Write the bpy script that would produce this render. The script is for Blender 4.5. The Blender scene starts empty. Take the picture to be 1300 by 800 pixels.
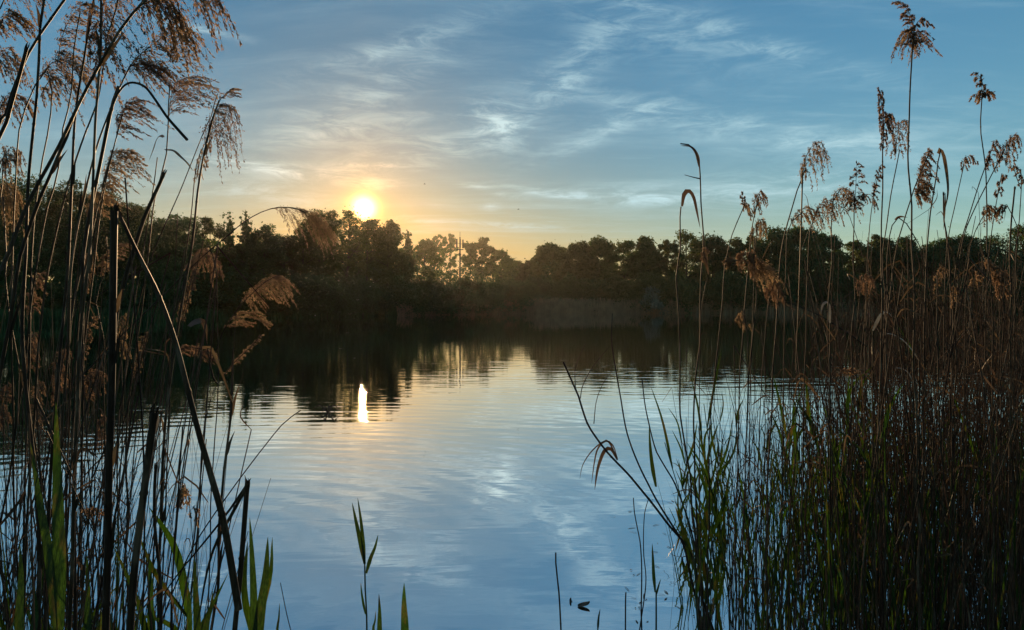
import bpy, math, random
import numpy as np
from mathutils import Vector

SC = bpy.context.scene
COL = SC.collection
R = math.radians
CAMH = 1.7
F = 867.0            # focal length in photo pixels (1300 wide)
HOR = 385.0          # horizon row

# ------------------------------------------------------------------ camera
cd = bpy.data.cameras.new('camera'); cam = bpy.data.objects.new('camera', cd); COL.objects.link(cam)
cam.location = (0, 0, CAMH); cam.rotation_euler = (R(90), 0, 0)
cd.sensor_width = 36.0; cd.lens = 36.0 * F / 1300.0
cd.shift_y = -(400 - HOR) / 1300.0
cd.clip_start = 0.05; cd.clip_end = 6000
SC.camera = cam

# ------------------------------------------------------------------ sky, sun, exposure
SUN = Vector((-0.2168, 1.0, 0.1390)).normalized()
sun_el = math.asin(SUN.z); sun_az = math.atan2(SUN.x, SUN.y)
W = bpy.data.worlds.new('World'); SC.world = W; W.use_nodes = True
nt = W.node_tree; nt.nodes.clear()

class NG:
    """tiny helper for node graphs"""
    def __init__(s, tree): s.t = tree
    def n(s, typ, **kw):
        x = s.t.nodes.new(typ)
        for k, v in kw.items(): setattr(x, k, v)
        return x
    def put(s, sock, v):
        if isinstance(v, bpy.types.NodeSocket): s.t.links.new(v, sock)
        elif v is not None:
            try: sock.default_value = v
            except Exception: sock.default_value = (*v, 1)
    def m(s, op, a, b=None, c=None, clamp=False):
        x = s.n('ShaderNodeMath', operation=op, use_clamp=clamp)
        s.put(x.inputs[0], a); s.put(x.inputs[1], b); s.put(x.inputs[2], c)
        return x.outputs[0]
    def mix(s, f, a, b, mode='MIX'):
        x = s.n('ShaderNodeMix', data_type='RGBA', blend_type=mode)
        s.put(x.inputs[0], f); s.put(x.inputs[6], a); s.put(x.inputs[7], b)
        return x.outputs[2]
    def noise(s, vec, scale, detail=4, rough=.55, dist=0, lac=2.0):
        x = s.n('ShaderNodeTexNoise'); s.put(x.inputs['Vector'], vec)
        x.inputs['Scale'].default_value = scale; x.inputs['Detail'].default_value = detail
        x.inputs['Roughness'].default_value = rough; x.inputs['Distortion'].default_value = dist
        x.inputs['Lacunarity'].default_value = lac
        return x.outputs[0]
    def rng(s, v, a, b, c=0., d=1., smooth=True):
        x = s.n('ShaderNodeMapRange', interpolation_type='SMOOTHSTEP' if smooth else 'LINEAR')
        s.put(x.inputs[0], v)
        for i, q in enumerate((a, b, c, d)): x.inputs[i + 1].default_value = q
        return x.outputs[0]
    def comb(s, x, y, z):
        c = s.n('ShaderNodeCombineXYZ'); s.put(c.inputs[0], x); s.put(c.inputs[1], y); s.put(c.inputs[2], z)
        return c.outputs[0]
    def mapping(s, vec, loc=(0, 0, 0), rot=(0, 0, 0), scale=(1, 1, 1)):
        c = s.n('ShaderNodeMapping'); s.put(c.inputs[0], vec)
        c.inputs[1].default_value = loc; c.inputs[2].default_value = rot; c.inputs[3].default_value = scale
        return c.outputs[0]

g = NG(nt)
sky = g.n('ShaderNodeTexSky', sky_type='NISHITA'); sky.sun_disc = False
sky.sun_elevation = sun_el; sky.sun_rotation = sun_az
sky.altitude = 50; sky.air_density = 1.0; sky.dust_density = 0.15; sky.ozone_density = 2.0
tc = g.n('ShaderNodeTexCoord')
sep = g.n('ShaderNodeSeparateXYZ'); nt.links.new(tc.outputs['Generated'], sep.inputs[0])
dx, dy, dz = sep.outputs
az = g.m('MULTIPLY', g.m('ARCTAN2', dx, dy), 57.2958)            # degrees, 0 straight ahead
el = g.m('MULTIPLY', g.m('ARCSINE', dz), 57.2958)
dot = g.n('ShaderNodeVectorMath', operation='DOT_PRODUCT')
nt.links.new(tc.outputs['Generated'], dot.inputs[0]); dot.inputs[1].default_value = SUN
ang = g.m('MULTIPLY', g.m('ARCCOSINE', g.m('MINIMUM', dot.outputs['Value'], 1.0)), 57.2958)
# grade of the clear sky: deeper blue aloft, grey-green lower down
SKYK = 0.105
soft = g.m('DIVIDE', 1.0, g.m('MULTIPLY_ADD', g.m('EXPONENT', g.m('MULTIPLY', ang, -1 / 17.0)), 4.2, 1.0))   # grades the sky's glare down towards the sun
soft = g.m('MULTIPLY', soft, 1.12)
tint = g.mix(g.m('EXPONENT', g.m('MULTIPLY', ang, -1 / 16.0)), g.mix(g.rng(el, 2.0, 26.0), (.58, .98, 1.01, 1), (.68, 1.12, 1.18, 1)), (.05, 1.44, 2.25, 1))
base = g.mix(1.0, g.mix(1.0, sky.outputs[0], tint, 'MULTIPLY'), g.comb(soft, soft, soft), 'MULTIPLY')
# high thin cloud, projected on a layer far above the pond
den = g.m('ADD', g.m('MAXIMUM', dz, 0.0), 0.10)
cu = g.m('DIVIDE', dx, den); cv = g.m('DIVIDE', dy, den)
cl = g.comb(cu, cv, 0.0)
warp = g.n('ShaderNodeTexNoise'); g.put(warp.inputs['Vector'], cl); warp.inputs['Scale'].default_value = 0.35; warp.inputs['Detail'].default_value = 3
wv = g.n('ShaderNodeVectorMath', operation='MULTIPLY_ADD')
nt.links.new(warp.outputs['Color'], wv.inputs[0]); wv.inputs[1].default_value = (.9, .9, 0); nt.links.new(cl, wv.inputs[2])
st = g.mapping(wv.outputs[0], (3.1, 1.7, 0), (0, 0, R(28)), (0.55, 2.3, 1))
c1 = g.rng(g.noise(st, 0.9, 10, .62, .15), .46, .80)
st2 = g.mapping(wv.outputs[0], (7.7, 4.2, 0), (0, 0, R(12)), (1.2, 5.0, 1))
c2 = g.rng(g.noise(st2, 1.1, 11, .66, .2), .50, .82)
veil = g.rng(g.noise(st, 0.32, 4, .5), .36, .72)
cover = g.m('MULTIPLY', g.m('ADD', g.m('MULTIPLY', c1, .55), g.m('MULTIPLY', c2, .5)), g.m('MULTIPLY_ADD', veil, .8, .25))
# single wisps that can be picked out: (azimuth, elevation, tilt, length, width, strength)
def at_px(px, py):
    x = (px - 650) / F; z = (HOR - py) / F
    return math.degrees(math.atan2(x, 1)), math.degrees(math.asin(z / math.sqrt(1 + x * x + z * z)))
fine = g.noise(g.mapping(g.comb(az, el, 0.0), (0, 0, 0), (0, 0, R(14)), (.19, .85, 1)), 1.1, 9, .70, .6)
fine = g.rng(fine, .38, .72)
blobs = [(626, 155, -12, 2.3, 1.5, .62), (478, 211, 3, 3.2, .35, .75), (470, 236, -3, 1.6, .5, .55), (400, 222, -3, 6.0, .55, .45),
         (330, 212, -5, 5.0, .5, .42), (600, 236, -14, 3.4, .28, .5), (700, 246, -8, 3.6, .35, .5), (800, 250, -4, 5.5, .65, .46),
         (560, 262, -2, 1.2, .22, .4), (623, 263, 0, .7, .35, .45), (255, 38, -4, 2.8, .32, .55), (345, 246, -5, 5.5, .9, .32),
         (560, 185, 8, 7.5, 1.3, .34), (720, 95, 40, 6.0, 1.6, .34), (470, 120, 25, 8.0, 1.4, .30), (960, 240, 2, 10, 1.3, .42), (880, 150, -14, 11, 1.0, .30), (980, 60, -22, 9, .8, .24), (760, 170, 22, 6, .8, .34), (500, 60, 20, 8, .9, .28),
         (620, 285, -3, 9.0, .3, .32), (840, 40, -20, 9, 2.2, .2), (1060, 180, -4, 9, 1.2, .26), (450, 165, 12, 7, .8, .34)]
acc = None
for (px, py, tl, ln, wd, stg) in blobs:
    a0, e0 = at_px(px, py)
    ca, sa = math.cos(R(tl)), math.sin(R(tl))
    da = g.m('SUBTRACT', az, a0); de = g.m('SUBTRACT', el, e0)
    u = g.m('DIVIDE', g.m('ADD', g.m('MULTIPLY', da, ca), g.m('MULTIPLY', de, sa)), ln)
    v = g.m('DIVIDE', g.m('SUBTRACT', g.m('MULTIPLY', de, ca), g.m('MULTIPLY', da, sa)), wd)
    r2 = g.m('ADD', g.m('MULTIPLY', u, u), g.m('MULTIPLY', v, v))
    e = g.m('MULTIPLY', g.m('EXPONENT', g.m('MULTIPLY', r2, -1.0)), stg)
    acc = e if acc is None else g.m('ADD', acc, e)
wisp = g.m('MULTIPLY', acc, g.m('MULTIPLY_ADD', fine, 1.55, .10))
cloud = g.m('MINIMUM', g.m('ADD', g.m('MULTIPLY', cover, .85), wisp), .95)
cloud = g.m('MULTIPLY', cloud, g.rng(el, 0.0, 5.0, .15, 1.0))
# warm near the sun, cool white away from it
warm = g.m('EXPONENT', g.m('MULTIPLY', ang, -1 / 4.6))
CLOUDC = g.mix(warm, (4.3, 6.1, 6.5, 1), (9.5, 6.0, 1.9, 1))
band = g.m('MULTIPLY', g.m('EXPONENT', g.m('MULTIPLY', g.m('ABSOLUTE', g.m('SUBTRACT', az, math.degrees(sun_az))), -1 / 20.0)),
         g.m('EXPONENT', g.m('MULTIPLY', g.m('MAXIMUM', el, 0.0), -1 / 6.0)))
band = g.m('ADD', band, g.m('MULTIPLY', g.m('EXPONENT', g.m('MULTIPLY', g.m('MAXIMUM', el, 0.0), -1 / 4.5)), .18))
base = g.mix(g.m('MINIMUM', g.m('MULTIPLY', band, 2.7), .92), base, (5.1, 3.55, 1.3, 1))
base = g.mix(1.0, base, g.mix(1.0, g.comb(band, band, band), (.8, .1, .0, 1), 'MULTIPLY'), 'ADD')
skyc = g.mix(cloud, base, CLOUDC)
# the glow round the sun in the thin cloud, and the sun's disc itself
gl1 = g.m('MULTIPLY', g.m('EXPONENT', g.m('MULTIPLY', g.m('MULTIPLY', ang, ang), -1 / 1.5)), 9.0)
gl2 = g.m('MULTIPLY', g.m('EXPONENT', g.m('MULTIPLY', ang, -1 / 3.4)), 4.6)
disc = g.m('MULTIPLY', g.m('POWER', g.rng(ang, 0.15, 2.1, 1.0, 0.0), 3.2), 34.0)
glow = g.mix(1.0, g.mix(1.0, g.comb(gl2, gl2, gl2), (1.0, .36, .02, 1), 'MULTIPLY'),
             g.mix(1.0, g.comb(gl1, gl1, gl1), (1.0, .58, .06, 1), 'MULTIPLY'), 'ADD')
glow = g.mix(1.0, glow, g.mix(1.0, g.comb(disc, disc, disc), (1.0, .74, .30, 1), 'MULTIPLY'), 'ADD')
allsky = g.mix(1.0, skyc, glow, 'ADD')
bg = g.n('ShaderNodeBackground'); nt.links.new(allsky, bg.inputs[0]); bg.inputs[1].default_value = SKYK
wo = g.n('ShaderNodeOutputWorld'); nt.links.new(bg.outputs[0], wo.inputs[0])
W.cycles.sampling_method = 'MANUAL'; W.cycles.sample_map_resolution = 1024

sl = bpy.data.lights.new('sun', 'SUN'); so = bpy.data.objects.new('sun', sl); COL.objects.link(so)
sl.energy = 5.0; sl.angle = R(0.6); sl.color = (1.0, .65, .34)
so.rotation_euler = (-SUN).to_track_quat('-Z', 'Y').to_euler()
so.location = (-30, 140, 40)

SC.view_settings.view_transform = 'Standard'; SC.view_settings.look = 'None'
SC.view_settings.exposure = 0.32; SC.view_settings.gamma = 1.0
SC.view_settings.use_curve_mapping = False
SC.render.engine = 'CYCLES'
cy = SC.cycles
cy.max_bounces = 6; cy.diffuse_bounces = 2; cy.glossy_bounces = 3; cy.transmission_bounces = 3; cy.volume_bounces = 0
cy.transparent_max_bounces = 6; cy.use_denoising = True; cy.sample_clamp_indirect = 4.0
cy.caustics_reflective = False; cy.caustics_refractive = False
try: cy.denoiser = 'OPENIMAGEDENOISE'
except Exception: pass

# ------------------------------------------------------------------ helpers
rs = np.random.RandomState(7)
random.seed(7)

def P(px, py, Y):
    """the world point seen at photo pixel (px, py) at distance Y ahead"""
    return np.array(((px - 650) / F * Y, Y, CAMH + (HOR - py) / F * Y))

class MB:
    def __init__(s): s.V = []; s.Q = []; s.M = []; s.n = 0
    def add(s, v, q, mat=0):
        v = np.asarray(v, float).reshape(-1, 3); q = np.asarray(q, np.int64).reshape(-1, 4)
        s.V.append(v); s.Q.append(q + s.n); s.M.append(np.full(len(q), mat)); s.n += len(v)
    def mesh(s, name, mats, smooth=True):
        V = np.concatenate(s.V); Q = np.concatenate(s.Q); M = np.concatenate(s.M)
        me = bpy.data.meshes.new(name)
        me.vertices.add(len(V)); me.vertices.foreach_set('co', V.astype(np.float32).ravel())
        me.loops.add(len(Q) * 4); me.loops.foreach_set('vertex_index', Q.astype(np.int32).ravel())
        me.polygons.add(len(Q)); me.polygons.foreach_set('loop_start', (np.arange(len(Q)) * 4).astype(np.int32))
        for m in (mats if isinstance(mats, (list, tuple)) else [mats]): me.materials.append(m)
        me.polygons.foreach_set('material_index', M.astype(np.int32))
        me.polygons.foreach_set('use_smooth', np.full(len(Q), smooth))
        me.update(); me.validate()
        return me
    def build(s, name, mats, parent=None, smooth=True):
        o = bpy.data.objects.new(name, s.mesh(name, mats, smooth)); COL.objects.link(o)
        if parent is not None: o.parent = parent
        return o

def tag(o, label=None, cat=None, group=None, kind=None):
    if label: o['label'] = label
    if cat: o['category'] = cat
    if group: o['group'] = group
    if kind: o['kind'] = kind
    return o

def empty(name, loc, label, cat, group=None):
    o = bpy.data.objects.new(name, None); COL.objects.link(o); o.location = Vector(loc)
    o.empty_display_size = .1
    return tag(o, label, cat, group)

def smooth_path(pts, n):
    """Catmull-Rom through the points, n samples"""
    p = np.asarray(pts, float)
    if len(p) == 2:
        t = np.linspace(0, 1, n)[:, None]; return p[0] * (1 - t) + p[1] * t
    d = np.r_[0, np.cumsum(np.linalg.norm(np.diff(p, axis=0), axis=1))]; d /= d[-1]
    q = np.vstack([2 * p[0] - p[1], p, 2 * p[-1] - p[-2]])
    out = []
    for s in np.linspace(0, 1, n):
        i = min(max(np.searchsorted(d, s, 'right') - 1, 0), len(p) - 2)
        t = (s - d[i]) / max(d[i + 1] - d[i], 1e-9)
        a, b, c, e = q[i], q[i + 1], q[i + 2], q[i + 3]
        out.append(.5 * ((2 * b) + (c - a) * t + (2 * a - 5 * b + 4 * c - e) * t * t + (3 * b - a - 3 * c + e) * t ** 3))
    return np.array(out)

def tangents(p):
    t = np.gradient(p, axis=0); return t / np.maximum(np.linalg.norm(t, axis=1, keepdims=True), 1e-9)

def frame(p):
    t = tangents(p)
    ref = np.array((0.13, 1.0, 0.07)); ref = np.broadcast_to(ref, t.shape).copy()
    bad = np.abs((t * ref).sum(1)) > .95; ref[bad] = (1, 0, 0.1)
    a = np.cross(t, ref); a /= np.linalg.norm(a, axis=1, keepdims=True)
    b = np.cross(t, a)
    return t, a, b

def tube(mb, p, r, k=6, mat=0, cap=False):
    p = np.asarray(p, float); n = len(p); r = np.broadcast_to(r, (n,))
    t, a, b = frame(p)
    th = np.arange(k) * 2 * math.pi / k
    v = p[:, None] + r[:, None, None] * (np.cos(th)[None, :, None] * a[:, None] + np.sin(th)[None, :, None] * b[:, None])
    i = np.arange(n - 1)[:, None] * k; j = np.arange(k)[None]; j2 = (j + 1) % k
    q = np.stack([i + j, i + j2, i + k + j2, i + k + j], -1)
    mb.add(v, q, mat)
    if cap and k % 2 == 0:
        for e, s in ((0, 0), (n - 1, 1)):
            ring = v[e]; c = p[e] + (t[e] * r[e] * .1 * (1 if s else -1))
            qq = [(k, jj, (jj + 1) % k, (jj + 2) % k) for jj in range(0, k, 2)]
            mb.add(np.vstack([ring, c]), qq, mat)

def mat_new(name):
    m = bpy.data.materials.new(name); m.use_nodes = True
    m.node_tree.nodes.clear(); gg = NG(m.node_tree)
    out = gg.n('ShaderNodeOutputMaterial')
    return m, gg, out

def leafy(name, colA, colB, trans, rough=.6, scale=6, tcol=None, objvar=.25, spec=.25, grain=0.0):
    """thin plant tissue: diffuse that lets light through, a bit of sheen, colour varied along and between plants"""
    m, gg, out = mat_new(name)
    co = gg.n('ShaderNodeTexCoord').outputs['Object']
    nz = gg.rng(gg.noise(co, scale, 4, .6), .3, .7)
    oi = gg.n('ShaderNodeObjectInfo').outputs['Random']
    col = gg.mix(nz, (*colA, 1), (*colB, 1))
    if grain:
        gr = gg.rng(gg.noise(gg.mapping(co, (0, 0, 0), (0, 0, 0), (1, 1, .035)), 420, 3, .6), .35, .65)
        blot = gg.rng(gg.noise(gg.mapping(co, (0, 0, 0), (0, 0, 0), (1, 1, .25)), 26, 4, .65), .52, .66)
        col = gg.mix(gg.m('MULTIPLY', gr, grain), col, tuple(c * .38 for c in colA) + (1,))
        col = gg.mix(gg.m('MULTIPLY', blot, .75), col, (.10, .065, .035, 1) if trans > .3 else (.17, .13, .10, 1))
    hs = gg.n('ShaderNodeHueSaturation'); gg.put(hs.inputs['Color'], col)
    gg.put(hs.inputs['Value'], gg.m('MULTIPLY_ADD', oi, 2 * objvar, 1 - objvar))
    gg.put(hs.inputs['Hue'], gg.m('MULTIPLY_ADD', oi, .03, .485))
    p = gg.n('ShaderNodeBsdfPrincipled'); gg.put(p.inputs['Base Color'], hs.outputs[0])
    p.inputs['Roughness'].default_value = rough; p.inputs['Specular IOR Level'].default_value = spec
    tr = gg.n('ShaderNodeBsdfTranslucent')
    gg.put(tr.inputs[0], gg.mix(1.0, hs.outputs[0], (*(tcol or (1, 1, 1)), 1), 'MULTIPLY'))
    mx = gg.n('ShaderNodeMixShader'); mx.inputs[0].default_value = trans
    m.node_tree.links.new(p.outputs[0], mx.inputs[1]); m.node_tree.links.new(tr.outputs[0], mx.inputs[2])
    m.node_tree.links.new(mx.outputs[0], out.inputs[0])
    return m

# ------------------------------------------------------------------ ground and water
POLY = np.array([(-26, 3.2), (-9, 2.6), (-3.5, 1.9), (0, 1.7), (2.4, 2.0), (5, 3.4), (9, 5.0), (30, 6), (80, 14), (118, 60), (112, 104),
                 (86, 113), (60, 117), (30, 119), (12, 117), (2, 113), (-6, 106), (-14, 98), (-22, 89), (-30, 77), (-38, 64), (-43, 54), (-46, 36), (-40, 14)], float)

def signed(x, y):
    """distance to the pond's outline, negative inside"""
    x = np.asarray(x, float); y = np.asarray(y, float)
    d = np.full(x.shape, 1e9); ins = np.zeros(x.shape, bool)
    for i in range(len(POLY)):
        (ax, ay), (bx, by) = POLY[i], POLY[(i + 1) % len(POLY)]
        ex, ey = bx - ax, by - ay
        t = np.clip(((x - ax) * ex + (y - ay) * ey) / (ex * ex + ey * ey), 0, 1)
        d = np.minimum(d, np.hypot(x - ax - t * ex, y - ay - t * ey))
        c = ((ay > y) != (by > y)) & (x < (bx - ax) * (y - ay) / (by - ay + 1e-12) + ax)
        ins ^= c
    return np.where(ins, -d, d)

def ground_z(x, y):
    s = signed(x, y)
    w = .25 * np.sin(x * .31 + y * .17) * np.sin(y * .23 - x * .11)
    near = np.exp(-(np.hypot(x, y) / 14.0) ** 2)
    up = np.minimum(s, 60) * .028 + .12 * (1 - np.exp(-np.maximum(s, 0) * 3)) + w * np.clip(s / 8, 0, 1)
    up = up * (1 - near) + near * (.10 * (1 - np.exp(-np.maximum(s, 0) * 3)))
    dn = np.maximum(s * .16, -1.6)
    return np.where(s > 0, up, dn)

rad = np.r_[0, np.geomspace(.4, 3500, 170)]; th = np.linspace(0, 2 * math.pi, 361)[:-1]
RR, TT = np.meshgrid(rad, th, indexing='ij')
X = RR * np.cos(TT); Yg = RR * np.sin(TT) + 0.0
G = MB(); nr, nth = RR.shape
i = np.arange(nr - 1)[:, None] * nth; j = np.arange(nth)[None]; j2 = (j + 1) % nth
G.add(np.stack([X, Yg, ground_z(X, Yg)], -1), np.stack([i + j, i + nth + j, i + nth + j2, i + j2], -1))
m, gg, out = mat_new('earth and turf')
co = gg.n('ShaderNodeTexCoord').outputs['Object']
a = gg.rng(gg.noise(co, 1.7, 6, .65), .35, .65); b = gg.rng(gg.noise(co, 22, 5, .7), .3, .7)
c = gg.mix(a, (.030, .045, .016, 1), (.055, .042, .026, 1)); c = gg.mix(gg.m('MULTIPLY', b, .5), c, (.02, .018, .012, 1))
p = gg.n('ShaderNodeBsdfPrincipled'); gg.put(p.inputs['Base Color'], c); p.inputs['Roughness'].default_value = .9
bp = gg.n('ShaderNodeBump'); bp.inputs['Strength'].default_value = .6; bp.inputs['Distance'].default_value = .04
gg.put(bp.inputs['Height'], b); gg.put(p.inputs['Normal'], bp.outputs[0]); m.node_tree.links.new(p.outputs[0], out.inputs[0])
tag(G.build('ground', m), 'dark earthy bank and grassy land around the pond', 'ground', kind='structure')

# water: one sheet at z = 0, rippled by bump only
m, gg, out = mat_new('pond water')
co = gg.n('ShaderNodeTexCoord').outputs['Object']
sp = gg.n('ShaderNodeSeparateXYZ'); gg.put(sp.inputs[0], co)
n1 = gg.noise(gg.mapping(co, (0, 0, 0), (0, 0, R(6)), (.34, 1.5, 1)), 2.0, 1.6, .45, .3)       # long low ripples
n2 = gg.noise(gg.mapping(co, (4, 2, 0), (0, 0, R(-14)), (.5, 1.7, 1)), 5.0, 3, .55, .4)     # fine wrinkles
calm = gg.rng(gg.noise(gg.mapping(co, (0, 0, 0), (0, 0, R(10)), (.5, 1, 1)), .10, 2, .5), .35, .7, .35, 1.0)
wr = gg.n('ShaderNodeTexWave', wave_type='RINGS', rings_direction='Z', wave_profile='SIN')
gg.put(wr.inputs['Vector'], gg.mapping(co, (2.6, -4.3, 0)))
wr.inputs['Scale'].default_value = 1.0; wr.inputs['Distortion'].default_value = 3.2; wr.inputs['Detail'].default_value = 2; wr.inputs['Detail Scale'].default_value = .7
ringdist = gg.n('ShaderNodeVectorMath', operation='LENGTH'); gg.put(ringdist.inputs[0], gg.mapping(co, (2.6, -4.3, 0)))
rf = gg.m('EXPONENT', gg.m('MULTIPLY', ringdist.outputs['Value'], -1 / 7.0))
calm = gg.m('MULTIPLY', calm, gg.rng(sp.outputs[1], 13.0, 42.0, 1.15, .2))
h = gg.m('ADD', gg.m('MULTIPLY', gg.m('MULTIPLY', n1, calm), .0050), gg.m('MULTIPLY', n2, .0004))
n3 = gg.noise(gg.mapping(co, (9, 3, 0), (0, 0, R(-22)), (.6, 1.9, 1)), 1.25, 2, .5, .8)
h = gg.m('ADD', h, gg.m('MULTIPLY', gg.m('MULTIPLY', n3, calm), .0052))
h = gg.m('ADD', h, gg.m('MULTIPLY', gg.m('MULTIPLY', wr.outputs[1], rf), .0012))
bp = gg.n('ShaderNodeBump'); bp.inputs['Strength'].default_value = 1.0; bp.inputs['Distance'].default_value = 1.0
gg.put(bp.inputs['Height'], h)
gs = gg.n('ShaderNodeBsdfAnisotropic') if False else gg.n('ShaderNodeBsdfGlossy')
gs.inputs['Color'].default_value = (.97, .98, 1, 1); gs.inputs['Roughness'].default_value = .012; gg.put(gs.inputs['Normal'], bp.outputs[0])
df = gg.n('ShaderNodeBsdfDiffuse'); df.inputs[0].default_value = (.010, .016, .014, 1)
fr = gg.n('ShaderNodeFresnel'); fr.inputs['IOR'].default_value = 1.34; gg.put(fr.inputs['Normal'], bp.outputs[0])
mx = gg.n('ShaderNodeMixShader')
gg.put(mx.inputs[0], gg.m('MULTIPLY_ADD', gg.m('POWER', fr.outputs[0], .5), .22, .79, clamp=True))
m.node_tree.links.new(df.outputs[0], mx.inputs[1]); m.node_tree.links.new(gs.outputs[0], mx.inputs[2])
m.node_tree.links.new(mx.outputs[0], out.inputs[0])
Wt = MB(); Wt.add([(-60, 1, 0), (130, 1, 0), (130, 130, 0), (-60, 130, 0)], [(0, 1, 2, 3)])
tag(Wt.build('water', m, smooth=False), 'still pond water mirroring the sky and the dark wood', 'water', kind='structure')

HAZE = 0.00008
# ------------------------------------------------------------------ trees beyond the water
M_BARK = leafy('bark', (.05, .038, .028), (.09, .07, .05), 0.0, .9, 3)
M_FOL = [leafy('foliage dark', (.045, .068, .022), (.075, .11, .036), .35, .55, 1.2, (1.0, 1.15, .5), .22),
         leafy('foliage olive', (.062, .080, .024), (.10, .115, .038), .42, .55, 1.2, (1.1, 1.1, .5), .22),
         leafy('foliage fresh', (.070, .10, .028), (.11, .14, .046), .45, .55, 1.2, (1.1, 1.15, .5), .2)]
M_BLOSSOM = leafy('blossom', (.09, .12, .07), (.26, .29, .22), .3, .6, 5)

def leaf_quads(mb, c, size, rng, mat=0, flat=0.0):
    """one small folded leaf spray at every centre, randomly turned"""
    n = len(c)
    a = rng.normal(size=(n, 3)); a[:, 2] *= (1 - flat); a /= np.linalg.norm(a, axis=1, keepdims=True)
    b = rng.normal(size=(n, 3)); b -= (a * b).sum(1)[:, None] * a; b /= np.linalg.norm(b, axis=1, keepdims=True)
    s = size * rng.uniform(.55, 1.3, (n, 1))
    w = s * rng.uniform(.35, .7, (n, 1))
    k = np.cross(a, b) * s * .18
    v = np.stack([c - a * s, c + b * w + k, c + a * s, c - b * w + k], 1)
    mb.add(v, np.arange(n * 4).reshape(n, 4), mat)

def make_tree(height, width, kind, rng, leafsize, dens=1.0):
    """trunk with limbs in one mesh, crown of leaf sprays clustered about the twig ends in the other; stands at z=0"""
    TB, CB = MB(), MB()
    lean = rng.normal(size=2) * height * .02
    top = height * (.9 if kind != 'bush' else .6)
    tp = np.array([(0, 0, -.4), (lean[0] * .3, lean[1] * .3, height * .25), (lean[0] * .8, lean[1] * .8, height * .55), (lean[0], lean[1], top)])
    tp = smooth_path(tp, 10)
    r0 = height * .016 if kind != 'poplar' else height * .011
    tube(TB, tp, np.linspace(r0, r0 * .15, 10), 6)
    lo = {'round': .26, 'loose': .30, 'poplar': .22, 'spiky': .15, 'bush': .06}[kind]
    nl = {'round': 22, 'loose': 17, 'poplar': 20, 'spiky': 48, 'bush': 14}[kind]
    tips = []
    for q in range(nl):
        f = lo + (1 - lo) * ((q + rng.uniform(0, 1)) / nl) ** .85
        z = f * top; base = np.array([np.interp(z, tp[:, 2], tp[:, 0]), np.interp(z, tp[:, 2], tp[:, 1]), z])
        u = (f - lo) / (1 - lo)
        if kind == 'spiky': prof = (1.02 - u) ** .8
        elif kind == 'poplar': prof = .35 + .65 * math.sin(math.pi * (.12 + .8 * u))
        elif kind == 'bush': prof = 1.0 - .45 * u
        else: prof = math.sqrt(max(.12, 1 - (abs(u - .42) / .66) ** 2.2))
        L = width * .5 * prof * rng.uniform(.68, 1.12)
        az_ = q * 2.4 + rng.uniform(-.5, .5)
        up = {'round': .55, 'loose': .75, 'poplar': 1.3, 'spiky': .15, 'bush': .7}[kind] * rng.uniform(.5, 1.3) + .3 * u
        d = np.array((math.cos(az_), math.sin(az_), up)); d /= np.hypot(d[0], d[1])
        end = base + d * L; 
        env = lambda e: height * (1.0 - {'round': .34, 'loose': .26, 'poplar': .2, 'spiky': 0, 'bush': .3}[kind] * min(1.5, np.hypot(e[0], e[1]) / (width * .5)) ** 2)
        end[2] = min(end[2], env(end) - height * .05 * rng.rand())
        mid = (base + end) / 2 + np.array((0, 0, -.05 * L)) + rng.normal(size=3) * L * .06
        lp = smooth_path([base, mid, end], 6)
        tube(TB, lp, np.linspace(r0 * .35 * (1 - .5 * u), r0 * .05, 6), 4)
        for w in range(4 if kind in ('round', 'bush') else 3):
            s = rng.uniform(.45, 1.0); k0 = lp[min(5, int(s * 5))]
            e = k0 + rng.normal(size=3) * L * .26 + d * L * .12
            e[2] = min(e[2], env(e) - height * .03 * rng.rand())
            tube(TB, np.array([k0, (k0 + e) / 2 + rng.normal(size=3) * .05 * L, e]), np.array((r0 * .07, r0 * .05, r0 * .025)), 4)
            tips.append(e)
        tips.append(end)
    tips += [np.array((lean[0] + rng.normal() * width * .09, lean[1] + rng.normal() * width * .09, height * rng.uniform(.86, .97))) for _ in range(6)]
    tips = np.array(tips)
    # clumps
    cr = width * {'round': .165, 'loose': .12, 'poplar': .10, 'spiky': .085, 'bush': .17}[kind]
    per = int({'round': 105, 'loose': 52, 'poplar': 22, 'spiky': 50, 'bush': 90}[kind] * dens)
    cs = []
    if kind == 'spiky':
        tips = np.concatenate([tips, np.array([(lean[0] * z_, lean[1] * z_, height * z_) for z_ in np.linspace(.5, .985, 16)])])
    for t in tips:
        k = max(4, int(per * rng.uniform(.4, 1.4)))
        rr = cr * rng.uniform(.6, 1.35) * (max(.25, 1.75 * (1.05 - t[2] / height)) if kind == 'spiky' else 1)
        v = rng.normal(size=(k, 3)); v *= (rr * rng.uniform(.2, 1.0, (k, 1)) ** .6) / np.linalg.norm(v, axis=1, keepdims=True)
        v[:, 2] *= .75
        cs.append(t + v)
    cs = np.concatenate(cs)
    # outer twigs that break the outline
    ex = tips[rng.randint(0, len(tips), int(len(tips) * 5))] + rng.normal(size=(int(len(tips) * 5), 3)) * cr * .55
    cs = np.concatenate([cs, ex])
    cs = cs[(cs[:, 2] > height * .03)]
    leaf_quads(CB, cs, leafsize, rng)
    return TB, CB

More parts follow.
